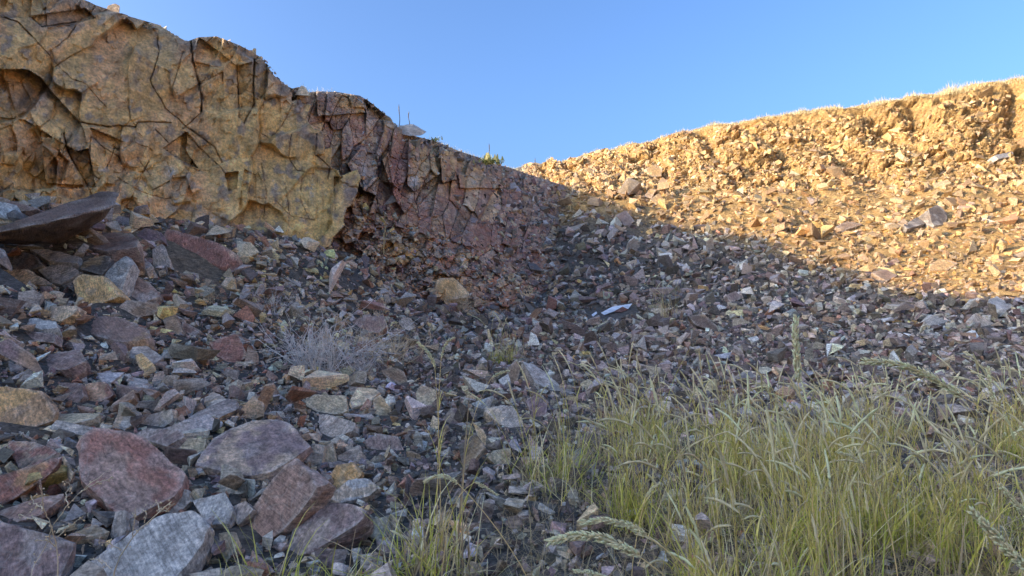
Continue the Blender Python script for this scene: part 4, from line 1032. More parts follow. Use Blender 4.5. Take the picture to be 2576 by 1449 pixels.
# rubble along the cliff edge against the sky and on the foot of the yellow wall
tu = r2.uniform(-10, 1480, 900)
ti = np.clip(np.round(np.interp(tu, cu, np.arange(NCU))).astype(int), 0, NCU - 1)
TP = edge[ti] + np.stack([r2.normal(0, 0.02, 900), r2.uniform(0.05, 0.5, 900), r2.normal(-0.02, 0.02, 900)], 1)
TS = TP[:, 1] * r2.lognormal(math.log(0.007), 0.45, 900)
hv = np.nonzero((ht > 0.25) & (gverts[:, 1] < np.repeat(CREST, NY) - 0.25))[0]
hv = r2.choice(hv, 9000, replace=False)
HP = gverts[hv].astype(float); HS = HP[:, 1] * r2.lognormal(math.log(0.0085), 0.45, len(hv))
X_, Y_ = SP[:, 0], SP[:, 1]
ZG = ground_z(X_, Y_)
P3 = np.stack([X_, Y_, ZG + SS * (0.08 + np.random.default_rng(77).uniform(0, 0.30, len(SS)) * (LV > 0))], 1)
NRM = ground_normal(X_, Y_)
P3 = np.concatenate([P3, EP, TP, HP]); SS = np.concatenate([SS, ES, TS, HS]); LV = np.concatenate([LV, np.full(len(EP), 5), np.full(len(TP), 6), np.full(len(HP), 7)])
NRM = np.concatenate([NRM, np.tile([[0.1, -0.6, 0.8]], (len(EP), 1)), np.tile([[0.0, 0.0, 1.0]], (len(TP), 1)), np.tile([[-0.25, -0.6, 0.75]], (len(HP), 1))])
N = len(P3)
pu, pv = proj(P3)
drop = np.zeros(N, bool)
for poly, Yr, _, _ in rock_polys:
    c0 = poly.mean(0)
    m = poly_mask(pu, pv, [tuple(p) for p in c0 + (poly - c0) * 1.06])
    drop |= m & (P3[:, 1] < Yr + 0.8) & ((LV >= 1) | (P3[:, 1] < Yr + 0.2))
drop |= (pu < -300) | (pu > 3010) | (pv > 1800)
k_ = ~drop
P3, SS, LV, NRM, pu, pv = P3[k_], SS[k_], LV[k_], NRM[k_], pu[k_], pv[k_]
N = len(P3)
r3 = np.random.default_rng(31)
spin = r3.uniform(0, 6.28, N); tilt = np.abs(r3.normal(0, 0.5, N)); tilt = np.clip(tilt, 0, 1.15); taz = r3.uniform(0, 6.28, N)
ROT = rot_matrices(NRM, spin, tilt, taz)
kind = r3.integers(0, len(PROTO), N)
asp_flat = np.where(LV == 3, 0.62, 1.0)
asp = np.stack([r3.uniform(0.85, 1.25, N), r3.uniform(0.75, 1.1, N), r3.uniform(0.75, 1.25, N) * asp_flat], 1)
# colour by place
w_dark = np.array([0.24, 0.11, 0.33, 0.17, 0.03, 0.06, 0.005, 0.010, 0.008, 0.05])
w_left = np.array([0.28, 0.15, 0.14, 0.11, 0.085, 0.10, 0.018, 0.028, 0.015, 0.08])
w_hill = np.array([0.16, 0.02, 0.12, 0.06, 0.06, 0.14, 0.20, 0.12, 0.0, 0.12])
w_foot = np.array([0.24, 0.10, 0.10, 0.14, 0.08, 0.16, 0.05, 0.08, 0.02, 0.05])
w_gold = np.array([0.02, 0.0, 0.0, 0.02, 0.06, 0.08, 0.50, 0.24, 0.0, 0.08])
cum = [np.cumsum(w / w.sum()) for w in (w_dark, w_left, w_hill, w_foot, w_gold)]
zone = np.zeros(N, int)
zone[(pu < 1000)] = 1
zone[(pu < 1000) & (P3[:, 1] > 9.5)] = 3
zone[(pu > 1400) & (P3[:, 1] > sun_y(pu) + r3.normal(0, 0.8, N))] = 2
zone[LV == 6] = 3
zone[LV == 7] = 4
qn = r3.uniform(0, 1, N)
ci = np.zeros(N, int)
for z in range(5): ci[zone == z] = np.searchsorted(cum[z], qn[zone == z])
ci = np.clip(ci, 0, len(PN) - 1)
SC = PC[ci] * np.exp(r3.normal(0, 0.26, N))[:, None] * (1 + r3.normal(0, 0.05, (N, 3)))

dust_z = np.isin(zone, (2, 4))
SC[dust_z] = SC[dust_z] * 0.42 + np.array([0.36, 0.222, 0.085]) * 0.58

# the ones that show largest become things of their own
vis = (pu > 10) & (pu < 2566) & (pv > 60) & (pv < 1440) & (LV <= 3)
vis &= ~((pu > 1350) & (P3[:, 1] < 6.9))
app = SS / P3[:, 1] * F * np.where(vis, 1, 0)
N_SINGLE = 215
pick = np.argsort(-app)[:N_SINGLE]
single = np.zeros(N, bool); single[pick] = True

def batch(idx):
    vs, fs, cs, off = [], [], [], 0
    for kp in range(len(PROTO)):
        m = idx[kind[idx] == kp]
        if not len(m): continue
        pv0, pf0 = PROTO[kp]
        loc = pv0[None] * (asp[m] * SS[m][:, None])[:, None]
        w = np.einsum('nij,nkj->nki', ROT[m], loc) + P3[m][:, None]
        n, nv = len(m), len(pv0)
        vs.append(w.reshape(-1, 3))
        fs.append((pf0[None] + (np.arange(n) * nv)[:, None, None] + off).reshape(-1, 3))
        cs.append(np.repeat(SC[m], nv, 0))
        off += n * nv
    return np.concatenate(vs), np.concatenate(fs), np.concatenate(cs)
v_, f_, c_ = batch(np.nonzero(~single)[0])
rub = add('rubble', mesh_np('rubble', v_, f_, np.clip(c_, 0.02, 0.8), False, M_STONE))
tag(rub, 'countless small broken grey, purple and ochre stones covering the slopes', 'rubble', kind='stuff')

# labels for the single loose stones: colour, bulk, and place against the nearest landmark rock
marks = [(p.mean(0), s) for p, _, s, _ in rock_polys if s]
flatness = {}
ranks = {}
order = pick[np.argsort(np.array([min(np.hypot(*(m[0] - (pu[i], pv[i]))) for m in marks) for i in pick]))]
ORD = ['first', 'second', 'third', 'fourth', 'fifth', 'sixth', 'seventh', 'eighth', 'ninth', 'tenth', 'eleventh', 'twelfth', 'thirteenth', 'fourteenth', 'fifteenth', 'sixteenth', 'seventeenth', 'eighteenth', 'nineteenth', 'twentieth']
for i in order:
    d = [np.hypot(*(m[0] - (pu[i], pv[i]))) for m in marks]
    c0, short = marks[int(np.argmin(d))]
    du, dv = pu[i] - c0[0], pv[i] - c0[1]
    where = ('right of' if du > 0 else 'left of') if abs(du) > abs(dv) else ('below' if dv > 0 else 'above')
    pv0, pf0 = PROTO[kind[i]]
    shp = 'slab' if np.ptp(pv0[:, 2]) * asp[i, 2] < 0.42 else 'stone'
    key = (PN[ci[i]], shp, where, short)
    n = ranks.get(key, 0); ranks[key] = n + 1
    label = f'{PN[ci[i]]} loose {shp}, {ORD[min(n, 19)]} such {where} the {short}'
    bm = bmesh.new()
    bvs = [bm.verts.new(tuple(p)) for p in pv0 * asp[i] * SS[i]]
    for f in pf0: bm.faces.new([bvs[a] for a in f])
    chip(bm, np.random.default_rng(int(i)), 3, 0.02, 0.10)
    wid = SS[i]
    v2, f2_, c2_ = refine(bm, max(wid / 7, 0.005 * P3[i, 1]), wid * 0.018, int(i % 977) + 3, SC[i], PC[(ci[i] + int(i)) % len(PN)])
    bm.free()
    c2_ = c2_ * 0.75 + SC[i] * 0.25
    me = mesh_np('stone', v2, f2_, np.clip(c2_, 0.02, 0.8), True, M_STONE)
    me.set_sharp_from_angle(angle=math.radians(18))
    o = add('loose_stone', me)
    M4 = Matrix.Identity(4)
    for a in range(3):
        for b in range(3): M4[a][b] = float(ROT[i][a, b])
        M4[a][3] = float(P3[i][a])
    o.matrix_world = M4
    tag(o, label, 'stone', 'larger loose stones of the rubble', 'thing')


# ------------------------------------------------------------------ plants
def blades(base, az, L, th0, th1, w, c0, c1, seg=5, twist=None):
    """curved tapering grass blades; all arguments arrays of N"""
    N = len(base)
    t = np.linspace(0, 1, seg + 1)
    th = th0[:, None] + th1[:, None] * t[None] ** 1.6
    ds = (L / seg)[:, None]
    hx = np.concatenate([np.zeros((N, 1)), np.cumsum(np.sin(th[:, 1:]) * ds, 1)], 1)
    hz = np.concatenate([np.zeros((N, 1)), np.cumsum(np.cos(th[:, 1:]) * ds, 1)], 1)
    ca, sa = np.cos(az)[:, None], np.sin(az)[:, None]
    P = np.stack([base[:, 0:1] + hx * ca, base[:, 1:2] + hx * sa, base[:, 2:3] + hz], 2)
    tw = az + math.pi / 2 if twist is None else twist
    side = np.stack([np.cos(tw), np.sin(tw), np.zeros(N)], 1)
    ww = 0.5 * w[:, None] * np.clip(1.25 * (1 - t) ** 0.7, 0.06, 1)[None]
    A = P - side[:, None] * ww[:, :, None]; B = P + side[:, None] * ww[:, :, None]
    verts = np.stack([A, B], 2).reshape(-1, 3)
    k = np.arange(seg) * 2
    q_ = np.stack([k, k + 1, k + 3, k + 2], 1)
    faces = (q_[None] + (np.arange(N) * (seg + 1) * 2)[:, None, None]).reshape(-1, 4)
    col = c0[:, None] * (1 - t)[None, :, None] + c1[:, None] * t[None, :, None]
    return verts, faces, np.repeat(col.reshape(-1, 3), 2, 0), P

def tube(pts, rad, sides=4):
    pts = np.asarray(pts, float); n = len(pts)
    rad = np.broadcast_to(np.asarray(rad, float), (n,))
    tg = np.gradient(pts, axis=0); tg /= np.linalg.norm(tg, axis=1)[:, None] + 1e-9
    ref = np.where(np.abs(tg[:, 2:3]) > 0.9, [[1.0, 0, 0]], [[0, 0, 1.0]])
    a = np.cross(tg, ref); a /= np.linalg.norm(a, axis=1)[:, None] + 1e-9
    b = np.cross(tg, a)
    ph = np.arange(sides) * 2 * math.pi / sides
    v = pts[:, None] + rad[:, None, None] * (a[:, None] * np.cos(ph)[None, :, None] + b[:, None] * np.sin(ph)[None, :, None])
    i = np.arange(n - 1)[:, None] * sides; j = np.arange(sides)[None]; j2 = (j + 1) % sides
    f = np.stack([i + j, i + j2, i + sides + j2, i + sides + j], 2).reshape(-1, 4)
    return v.reshape(-1, 3), f

class Acc:
    def __init__(self): self.v, self.f, self.c, self.n = [], [], [], 0
    def add(self, v, f, c):
        c = np.asarray(c, float)
        if c.ndim == 1: c = np.tile(c[None], (len(v), 1))
        self.v.append(v); self.f.append(f + self.n); self.c.append(c); self.n += len(v)
    def mesh(self, name, mat, org=(0, 0, 0)):
        return mesh_np(name, np.concatenate(self.v) - np.asarray(org), np.concatenate(self.f), np.clip(np.concatenate(self.c), 0.02, 0.9), True, mat)

GREEN = np.array([0.34, 0.44, 0.055]); YGREEN = np.array([0.74, 0.68, 0.12]); STRAW = np.array([0.90, 0.70, 0.33]); PALE = np.array([0.97, 0.84, 0.50]); DEAD = np.array([0.52, 0.39, 0.23])

def smooth_path(pts, n=24):
    pts = np.asarray(pts, float)
    d = np.concatenate([[0], np.cumsum(np.linalg.norm(np.diff(pts, axis=0), axis=1))])
    s_ = np.linspace(0, d[-1], n)
    out_ = np.stack([np.interp(s_, d, pts[:, k]) for k in range(pts.shape[1])], 1)
    for _ in range(2):
        out_[1:-1] = 0.25 * out_[:-2] + 0.5 * out_[1:-1] + 0.25 * out_[2:]
    return out_

OCT_F = np.array([[0, 1, 2, 2], [0, 2, 3, 3], [0, 3, 4, 4], [0, 4, 1, 1], [5, 2, 1, 1], [5, 3, 2, 2], [5, 4, 3, 3], [5, 1, 4, 4]])
def spike(acc, path, width, count, col, r):
    """a dense seed head: spikelets set round a curved axis"""
    n = len(path)
    tg = np.gradient(path, axis=0); tg /= np.linalg.norm(tg, axis=1)[:, None] + 1e-9
    length = np.linalg.norm(np.diff(path, axis=0), axis=1).sum()
    v_, f_ = tube(path, width * 0.28, 5)
    acc.add(v_, f_, col * 0.8)
    for q_ in range(count):
        t = (q_ + r.uniform(0, 0.9)) / count
        x = t * (n - 1); i = min(int(x), n - 2); p = path[i] * (1 - x + i) + path[i + 1] * (x - i)
        d = tg[i]
        side = r.normal(0, 1, 3); side -= d * (side @ d); side /= np.linalg.norm(side) + 1e-9
        prof = (0.45 + 0.75 * math.sin(math.pi * min(1, 0.12 + 0.88 * t) ** 0.8))
        ax = d * 0.9 + side * 0.45; ax /= np.linalg.norm(ax)
        l_ = min(length * 0.085, width * 1.9) * r.uniform(0.8, 1.2); w_ = width * 0.24
        o_ = p + side * width * 0.30 * prof
        e1_ = np.cross(ax, side); e1_ /= np.linalg.norm(e1_) + 1e-9; e2_ = np.cross(ax, e1_)
        v = np.array([o_, o_ + ax * l_ * .4 + e1_ * w_, o_ + ax * l_ * .4 + e2_ * w_, o_ + ax * l_ * .4 - e1_ * w_, o_ + ax * l_ * .4 - e2_ * w_, o_ + ax * l_])
        acc.add(v, OCT_F, col * r.uniform(0.8, 1.2))

def grass_bunch(r, centres, nblade, L, spread, straw, culms, wblade, lean=0.25, wind=(-0.35, 0.0), headw=0.0075, culmL=(0.75, 1.05), green=GREEN):
    """blades and flowering stems growing from the given (x, y) centres"""
    acc = Acc()
    for (cx, cy) in centres:
        n = max(3, int(nblade * r.uniform(0.5, 1.4)))
        straw_k = float(np.clip(straw + r.normal(0, 0.28), 0.05, 1)); Lk = L * r.uniform(0.6, 1.35)
        bx_ = cx + r.normal(0, spread, n); by_ = cy + r.normal(0, spread, n)
        base = np.stack([bx_, by_, ground_z(bx_, by_) - 0.01], 1)
        az = r.uniform(0, 2 * math.pi, n)
        ln = Lk * np.exp(r.normal(0, 0.3, n))
        th0 = np.abs(r.normal(0.12, lean, n)); th1 = np.abs(r.normal(0.6, 0.75, n))
        st = (r.uniform(0, 1, n) < straw_k)
        dead = r.uniform(0, 1, n) < straw_k * 0.5
        mixg = np.clip(r.uniform(0, 1) * 0.7 + r.uniform(0, 0.6, (n, 1)) - 0.15, 0, 1)
        c0 = np.where(st[:, None], STRAW, green * (1 - mixg) + YGREEN * mixg) * r.uniform(0.75, 1.15, (n, 1))
        c1_ = np.where(st[:, None], PALE, YGREEN * (1 - 0.45 * mixg) + STRAW * 0.45 * mixg) * r.uniform(0.8, 1.15, (n, 1))
        c0[dead] = DEAD * 0.8; c1_[dead] = DEAD
        w = wblade * r.uniform(0.6, 1.3, n)
        v, f, c, _ = blades(base, az, ln, th0, th1, w, c0, c1_, 5, az + math.pi / 2 + r.normal(0, 0.5, n))
        acc.add(v, f, c)
        nc = r.poisson(culms)
        for q_ in range(nc):
            x, y = cx + r.normal(0, spread), cy + r.normal(0, spread)
            a_ = math.atan2(wind[1] + r.normal(0, 0.6), wind[0] + r.normal(0, 0.6))
            ll = r.uniform(*culmL)
            t0, t1 = abs(r.normal(0.10, 0.16)), r.uniform(0.1, 1.7)
            tt2 = np.linspace(0, 1, 13)
            th = t0 + t1 * tt2 ** 3.2
            hx = np.concatenate([[0], np.cumsum(np.sin(th[1:]) * ll / 12)]); hz = np.concatenate([[0], np.cumsum(np.cos(th[1:]) * ll / 12)])
            p = np.stack([x + hx * math.cos(a_), y + hx * math.sin(a_), float(ground_z(x, y)) + hz], 1)
            sc_ = r.uniform(0.8, 1.1)
            v, f = tube(p, np.linspace(0.0026, 0.0017, 13), 3)
            acc.add(v, f, (STRAW * 0.6 + YGREEN * 0.4) * sc_)
            h_ = smooth_path(p[-4:], 9)
            rad = headw * np.array([0.25, 0.8, 1.0, 0.85, 1.05, 0.85, 0.9, 0.6, 0.12]) * r.uniform(0.85, 1.15, 9) * r.uniform(0.7, 1.15)
            v, f = tube(h_, rad, 4)
            acc.add(v + r.normal(0, headw * 0.16, v.shape), f, PALE * r.uniform(0.75, 1.1))
            # a leaf or two on the stem
            for m_ in range(r.integers(1, 3)):
                i = r.integers(2, 8)
                v, f, c, _ = blades(p[i][None], np.array([r.uniform(0, 6.28)]), np.array([r.uniform(0.12, 0.25)]), np.array([0.35]), np.array([r.uniform(0.4, 1.6)]), np.array([wblade]), (YGREEN * 0.8 + STRAW * 0.2)[None], STRAW[None], 4)
                acc.add(v, f, c)
    return acc

# the stand of tall grass on the quarry floor
rg = np.random.default_rng(41)
stand = [(1500, 1105), (1560, 1085), (1700, 1090), (1900, 1080), (2150, 1075), (2400, 1080), (2760, 1085), (2900, 1800), (1900, 1800), (1660, 1420), (1500, 1290), (1400, 1200)]
cent, tries = [], 0
while len(cent) < 195 and tries < 9000:
    tries += 1
    u, v = rg.uniform(1340, 2850), rg.uniform(1075, 1700)
    Y = EYE * F / (v - CY); X = (u - CX) / F * Y
    if not poly_mask(np.array([u]), np.array([v]), stand)[0]: continue
    if rg.uniform() > min(1, (Y / 5.0) ** 2): continue
    thin = vnoise(np.array([[X * 0.9, Y * 0.9, 3.0]]), 301)[0]
    if thin < -0.05: continue
    if Y < 3.6 and rg.uniform() < 0.45: continue
    cent.append((X, Y))
acc = grass_bunch(rg, cent, 36, 0.31, 0.085, 0.36, 3.0, 0.0092, lean=0.5, culmL=(0.5, 1.06))
ns_ = 520
si = rg.integers(0, len(cent), ns_); sx_ = np.array(cent)[si] + rg.normal(0, 0.15, (ns_, 2))
v, f, c, _ = blades(np.stack([sx_[:, 0], sx_[:, 1], ground_z(sx_[:, 0], sx_[:, 1])], 1), rg.uniform(0, 6.28, ns_), rg.uniform(0.35, 0.8, ns_), np.abs(rg.normal(0.25, 0.4, ns_)), rg.normal(0.1, 0.2, ns_), np.full(ns_, 0.0055), np.tile(STRAW * 0.9, (ns_, 1)), np.tile(PALE, (ns_, 1)), 5)
acc.add(v, f, c)
# dead thatch between the tufts
n = 9000
tv_, tu_ = rg.uniform(1090, 1700, n), rg.uniform(1250, 2800, n)
ty = EYE * F / (tv_ - CY); tx = (tu_ - CX) / F * ty
m = poly_mask(tu_, tv_, [(x - 60 if x < 1700 else x, y - 5) for x, y in stand] )
m |= poly_mask(tu_, tv_, [(1230, 1300), (1480, 1240), (1700, 1420), (1950, 1800), (1150, 1800)]) & (rg.uniform(0, 1, n) < 0.5)
tx, ty = tx[m], ty[m]; n = len(tx)
g = rg.uniform(0, 1, (n, 1))
c_th = DEAD * (1 - g) + STRAW * 0.75 * g
v, f, c, _ = blades(np.stack([tx, ty, ground_z(tx, ty) + rg.uniform(0, 0.05, n)], 1), rg.uniform(0, 6.28, n), rg.uniform(0.12, 0.34, n), rg.uniform(0.5, 1.5, n), rg.normal(0.2, 0.5, n), rg.uniform(0.002, 0.0042, n), c_th * 0.85, c_th, 4)
acc.add(v, f, c)
tag(add('tall_grass', acc.mesh('tall_grass', M_GRASS)), 'wide stand of tall yellow green grass with drooping pale seed heads', 'grass', kind='stuff')

def tuft(label, pts, nblade, L, spread, straw, culms, wblade, seed, cat='grass tuft', **kw):
    r = np.random.default_rng(seed)
    cs = []
    for u, v in pts:
        h_ = ground_hit(u, v); cs.append((h_[0], h_[1]))
    a_ = grass_bunch(r, cs, nblade, L, spread, straw, culms, wblade, **kw)
    org = np.array([cs[0][0], cs[0][1], float(ground_z(cs[0][0], cs[0][1]))])
    o = add('grass_tuft', a_.mesh('grass_tuft', M_GRASS, org)); o.location = org
    tag(o, label, cat, 'grass tufts among the stones')
    return o
tuft('green and straw tuft growing alone in the rubble by the tall brown upright stone', [(1262, 915), (1285, 912), (1240, 908), (1300, 905)], 60, 0.34, 0.09, 0.4, 2.0, 0.006, 51, lean=0.45)
tuft('dry pale tuft standing in the scree beside the white sheet', [(1668, 806), (1690, 808), (1655, 800)], 26, 0.75, 0.12, 1.0, 2, 0.007, 52, lean=0.12, culmL=(0.9, 1.4))
tuft('bright green clump growing against the dark boulder in the grass', [(1380, 1215), (1340, 1225), (1420, 1200), (1445, 1230), (1400, 1250), (1330, 1200)], 40, 0.44, 0.12, 0.45, 1.6, 0.0075, 53, lean=0.55)
tuft('leafy green clump at the bottom, under the tall stalks', [(1040, 1440), (1090, 1425), (1150, 1440), (1120, 1480), (1000, 1490), (1190, 1500), (1060, 1510)], 36, 0.44, 0.08, 0.45, 0.5, 0.0085, 54, lean=0.5, culmL=(0.3, 0.5))
tuft('sparse green blades before the boulder with grass in front', [(640, 1520), (700, 1530), (780, 1515), (860, 1520), (920, 1500), (580, 1560)], 26, 0.36, 0.06, 0.15, 0.0, 0.008, 55, lean=0.5)
tuft('small green sprigs by the orange tipped stones under the purple block', [(1190, 1150), (1180, 1160)], 18, 0.24, 0.03, 0.3, 0.3, 0.004, 56, culmL=(0.3, 0.4))

# tall stalks with big seed heads, each a plant stem of its own: path from the tip of the head down to the ground
STALKS = [
 ([(1385,1362,1.75),(1450,1346,1.75),(1520,1353,1.75),(1580,1382,1.75),(1612,1402,1.75)], [(1680,1452,1.75),(1760,1560,1.78),(1830,1800,1.8)], 0.016, 190, 'thick pale seed head arching low at the bottom, lower of a pair'),
 ([(1462,1314,2.0),(1530,1308,2.0),(1590,1324,2.0),(1626,1346,2.0)], [(1700,1400,2.0),(1790,1490,2.0),(1850,1700,2.0)], 0.014, 150, 'arching pale seed head just above the thickest low one'),
 ([(2175,908,2.4),(2260,916,2.4),(2330,940,2.4),(2390,978,2.4),(2422,998,2.4)], [(2500,1042,2.4),(2576,1095,2.4),(2660,1230,2.4),(2700,1600,2.4)], 0.016, 190, 'long nodding seed head stretched flat over the grass stand'),
 ([(2003,800,3.0),(2000,850,3.0),(2005,900,3.0),(2008,962,3.0)], [(2022,1060,3.0),(2038,1200,3.0),(2052,1350,3.0),(2060,1540,3.0)], 0.022, 150, 'upright bushy seed head rising highest from the grass stand'),
 ([(2448,1288,1.5),(2490,1332,1.5),(2535,1385,1.5),(2590,1435,1.5)], [(2640,1500,1.5),(2700,1700,1.5),(2720,2000,1.5)], 0.017, 170, 'stout pale seed head leaning out of the bottom corner'),
 ([(2517,1222,1.7),(2545,1255,1.7),(2590,1305,1.7)], [(2640,1400,1.7),(2680,1700,1.7)], 0.013, 100, 'seed head at the edge above the stout corner one'),
 ([(1052,862,3.6),(1072,880,3.6),(1088,905,3.6),(1094,925,3.6)], [(1100,1000,3.6),(1104,1120,3.6),(1108,1250,3.6),(1110,1405,3.6)], 0.016, 90, 'tall stalk with its head bent over to the left, centre'),
 ([(1142,850,3.6),(1128,856,3.6),(1116,875,3.6),(1110,900,3.6)], [(1104,980,3.6),(1103,1120,3.6),(1100,1250,3.6),(1098,1405,3.6)], 0.013, 70, 'tall stalk with its head bent over to the right, centre'),
 ([(1068,1212,2.5),(1092,1197,2.5),(1122,1198,2.5),(1152,1216,2.5)], [(1200,1265,2.5),(1262,1345,2.5),(1330,1452,2.5),(1380,1700,2.5)], 0.012, 100, 'small hooked seed head over the leafy green clump'),
 ([(1252,1245,2.6),(1225,1228,2.6),(1195,1212,2.6)], [(1160,1230,2.6),(1130,1300,2.6),(1110,1450,2.6),(1100,1660,2.6)], 0.011, 70, 'narrow seed head slanting beside the small hooked one'),
 ([(1280,932,4.2),(1262,936,4.2),(1238,948,4.2)], [(1215,985,4.2),(1190,1050,4.2),(1170,1140,4.2),(1160,1300,4.2)], 0.017, 70, 'lone stalk leaning right in front of the stones'),
 ([(2110,1138,2.2),(2140,1144,2.2),(2165,1162,2.2)], [(2195,1210,2.2),(2235,1310,2.2),(2260,1452,2.2),(2270,1800,2.2)], 0.010, 80, 'small seed head arching in the middle of the stand'),
 ([(1445,1436,1.6),(1480,1440,1.6),(1530,1452,1.6)], [(1600,1500,1.6),(1660,1650,1.6),(1690,1900,1.6)], 0.012, 80, 'pale seed head just entering at the bottom edge'),
 ([(2485,925,3.2),(2490,965,3.2),(2500,1010,3.2)], [(2508,1080,3.2),(2512,1200,3.2),(2514,1480,3.2)], 0.017, 90, 'rough upright seed head near the edge of the grass stand'),
 ([(1660,1215,2.6),(1640,1228,2.6),(1625,1250,2.6)], [(1610,1300,2.6),(1590,1420,2.6),(1585,1660,2.6)], 0.011, 60, 'short curled seed head in the middle of the grass stand'),
]
for k, (head, stem, wd, cnt, label) in enumerate(STALKS):
    r = np.random.default_rng(70 + k)
    H = smooth_path([pix(*p) for p in head], 16); Sx = [pix(*p) for p in head[-1:]] + [pix(*p) for p in stem]
    Sx = smooth_path(Sx, 20)
    root = Sx[-1]
    e = empty('grass_stalk', tuple(root))
    tag(e, label, 'grass stalk', 'tall grass stalks with seed heads')
    a_ = Acc(); v, f = tube(Sx - root, np.linspace(0.0018, 0.0026, 20), 5); a_.add(v, f, STRAW * 0.95)
    add('stem', a_.mesh('stem', M_GRASS), e)
    a_ = Acc(); spike(a_, (H - root)[::-1], wd, cnt, PALE, r)
    add('seed_head', a_.mesh('seed_head', M_GRASS), e)
    if k in (6, 7, 3, 10):
        for q_ in range(7 if k == 6 else 3):
            a_ = Acc()
            i = r.integers(5, 19)
            v, f, c, _ = blades((Sx - root)[i][None], np.array([r.uniform(0, 6.28)]), np.array([r.uniform(0.15, 0.35)]), np.array([0.15]), np.array([r.uniform(0.2, 1.8)]), np.array([0.006]), YGREEN[None], STRAW[None], 5)
            a_.add(v, f, c)
            add('leaf_blade', a_.mesh('leaf_blade', M_GRASS), e)

# dry twiggy plants
def brush(name, label, u, v, n, size, height, col, seed, spread=0.9, rad=0.0022, group='dry twiggy plants', Y=None, curl=0.35):
    r = np.random.default_rng(seed)
    root = ground_hit(u, v) if Y is None else pix(u, v, Y)
    a_ = Acc()
    def grow(p, d, l_, rr, lev):
        k = 5
        pts = [p]
        for q_ in range(k):
            d = d + r.normal(0, curl, 3) * 0.5; d /= np.linalg.norm(d)
            p = p + d * l_ / k
            pts.append(p)
        vv, ff = tube(np.array(pts), np.linspace(rr, rr * 0.55, k + 1), 3)
        a_.add(vv, ff, col * r.uniform(0.75, 1.2))
        if lev > 0:
            for q_ in range(r.integers(2, 5)):
                i = r.integers(1, k + 1)
                d2 = d + r.normal(0, 0.65, 3); d2 /= np.linalg.norm(d2)
                grow(pts[i], d2, l_ * r.uniform(0.4, 0.75), rr * 0.65, lev - 1)
    for q_ in range(n):
        ph = r.uniform(0, 6.28); t_ = spread * math.sqrt(r.uniform(0, 1))
        d = np.array([math.cos(ph) * t_ * size, math.sin(ph) * t_ * size, height]); l_ = np.linalg.norm(d) * r.uniform(0.5, 0.75)
        d /= np.linalg.norm(d)
        p0 = np.array([math.cos(ph), math.sin(ph), 0]) * size * 0.35 * r.uniform(0, 1)
        grow(p0, d, l_, rad, 2)
    o = add(name, a_.mesh(name, M_TWIG)); o.location = root
    tag(o, label, 'dry plant', group)
GREYTW = np.array([0.80, 0.72, 0.65]); TANTW = np.array([0.72, 0.56, 0.36])
brush('dry_brush', 'bushy tangle of bare grey twigs in the middle of the rubble', 800, 945, 34, 0.85, 0.85, GREYTW, 81, rad=0.0078)
brush('dry_brush', 'low straw coloured twiggy brush beside the bare grey tangle', 975, 915, 26, 0.85, 0.6, TANTW, 82, rad=0.007)
brush('dry_brush', 'small grey twigs spreading under the grey tangle', 880, 950, 20, 0.7, 0.5, GREYTW * 0.9, 83, rad=0.0065)
brush('dry_brush', 'nest of curly white stems on the stones by the broad jutting slab', 690, 1050, 14, 0.28, 0.16, np.array([0.62, 0.60, 0.60]), 84, rad=0.0022, curl=0.7)
brush('dry_brush', 'thin dry brush at the foot of the mustard yellow rock', 1150, 785, 26, 0.75, 0.6, TANTW, 85, rad=0.0055)
brush('dry_brush', 'pale twigs sprouting beneath the red streaked outcrop', 690, 790, 12, 0.4, 0.45, GREYTW, 86, rad=0.003)
brush('dry_brush', 'straggly twigs among the stones behind the tipped blue grey slab', 540, 765, 9, 0.35, 0.28, TANTW, 87, rad=0.0026)
brush('dry_brush', 'thin bare twigs in the gap by the slab stood on edge', 640, 1262, 5, 0.22, 0.3, TANTW * 0.9, 88, rad=0.0013)
brush('dry_brush', 'single tall yellowish dry stem under the purple outcrop', 966, 640, 2, 0.1, 1.2, STRAW * 0.8, 89, rad=0.006, Y=14.4, curl=0.15)

# the branching weed in the bottom corner
def z5(x, y, Y): return pix(x * 0.3634, 922.4 + y * 0.3634, Y)
weed_root = z5(400, 2100, 2.0)
we = empty('dry_weed', tuple(weed_root)); tag(we, 'branching brown dry weed with tiny seed pods in the bottom corner', 'dry plant')
a_ = Acc(); pods_at = []; rw = np.random.default_rng(90)
LINES = [
 [(400,2100),(405,1449),(395,1250),(365,1100),(345,1080)], [(365,1100),(470,960),(560,860),(650,790),(720,735)], [(560,860),(700,790),(790,770)], [(470,960),(450,860),(500,830),(450,790)],
 [(345,1080),(300,980),(285,880),(275,820)], [(345,1080),(260,1050),(190,1050),(140,1020)], [(365,1100),(345,1180),(310,1250),(230,1380),(215,1449)], [(395,1250),(330,1200),(240,1200)],
 [(395,1180),(500,1090),(580,1030)], [(300,980),(240,950),(215,890)],
]
L2 = [
 [(700,2100),(770,1449),(840,1270),(920,1170),(1000,1080),(1100,1010),(1190,930)], [(920,1170),(930,1050),(940,975)], [(1000,1080),(1020,1010),(970,980)], [(1100,1010),(1090,930),(1060,960)], [(840,1270),(760,1220),(680,1210)], [(1100,1010),(1160,990),(1210,940)],
 [(770,1400),(700,1330),(620,1330)],
]
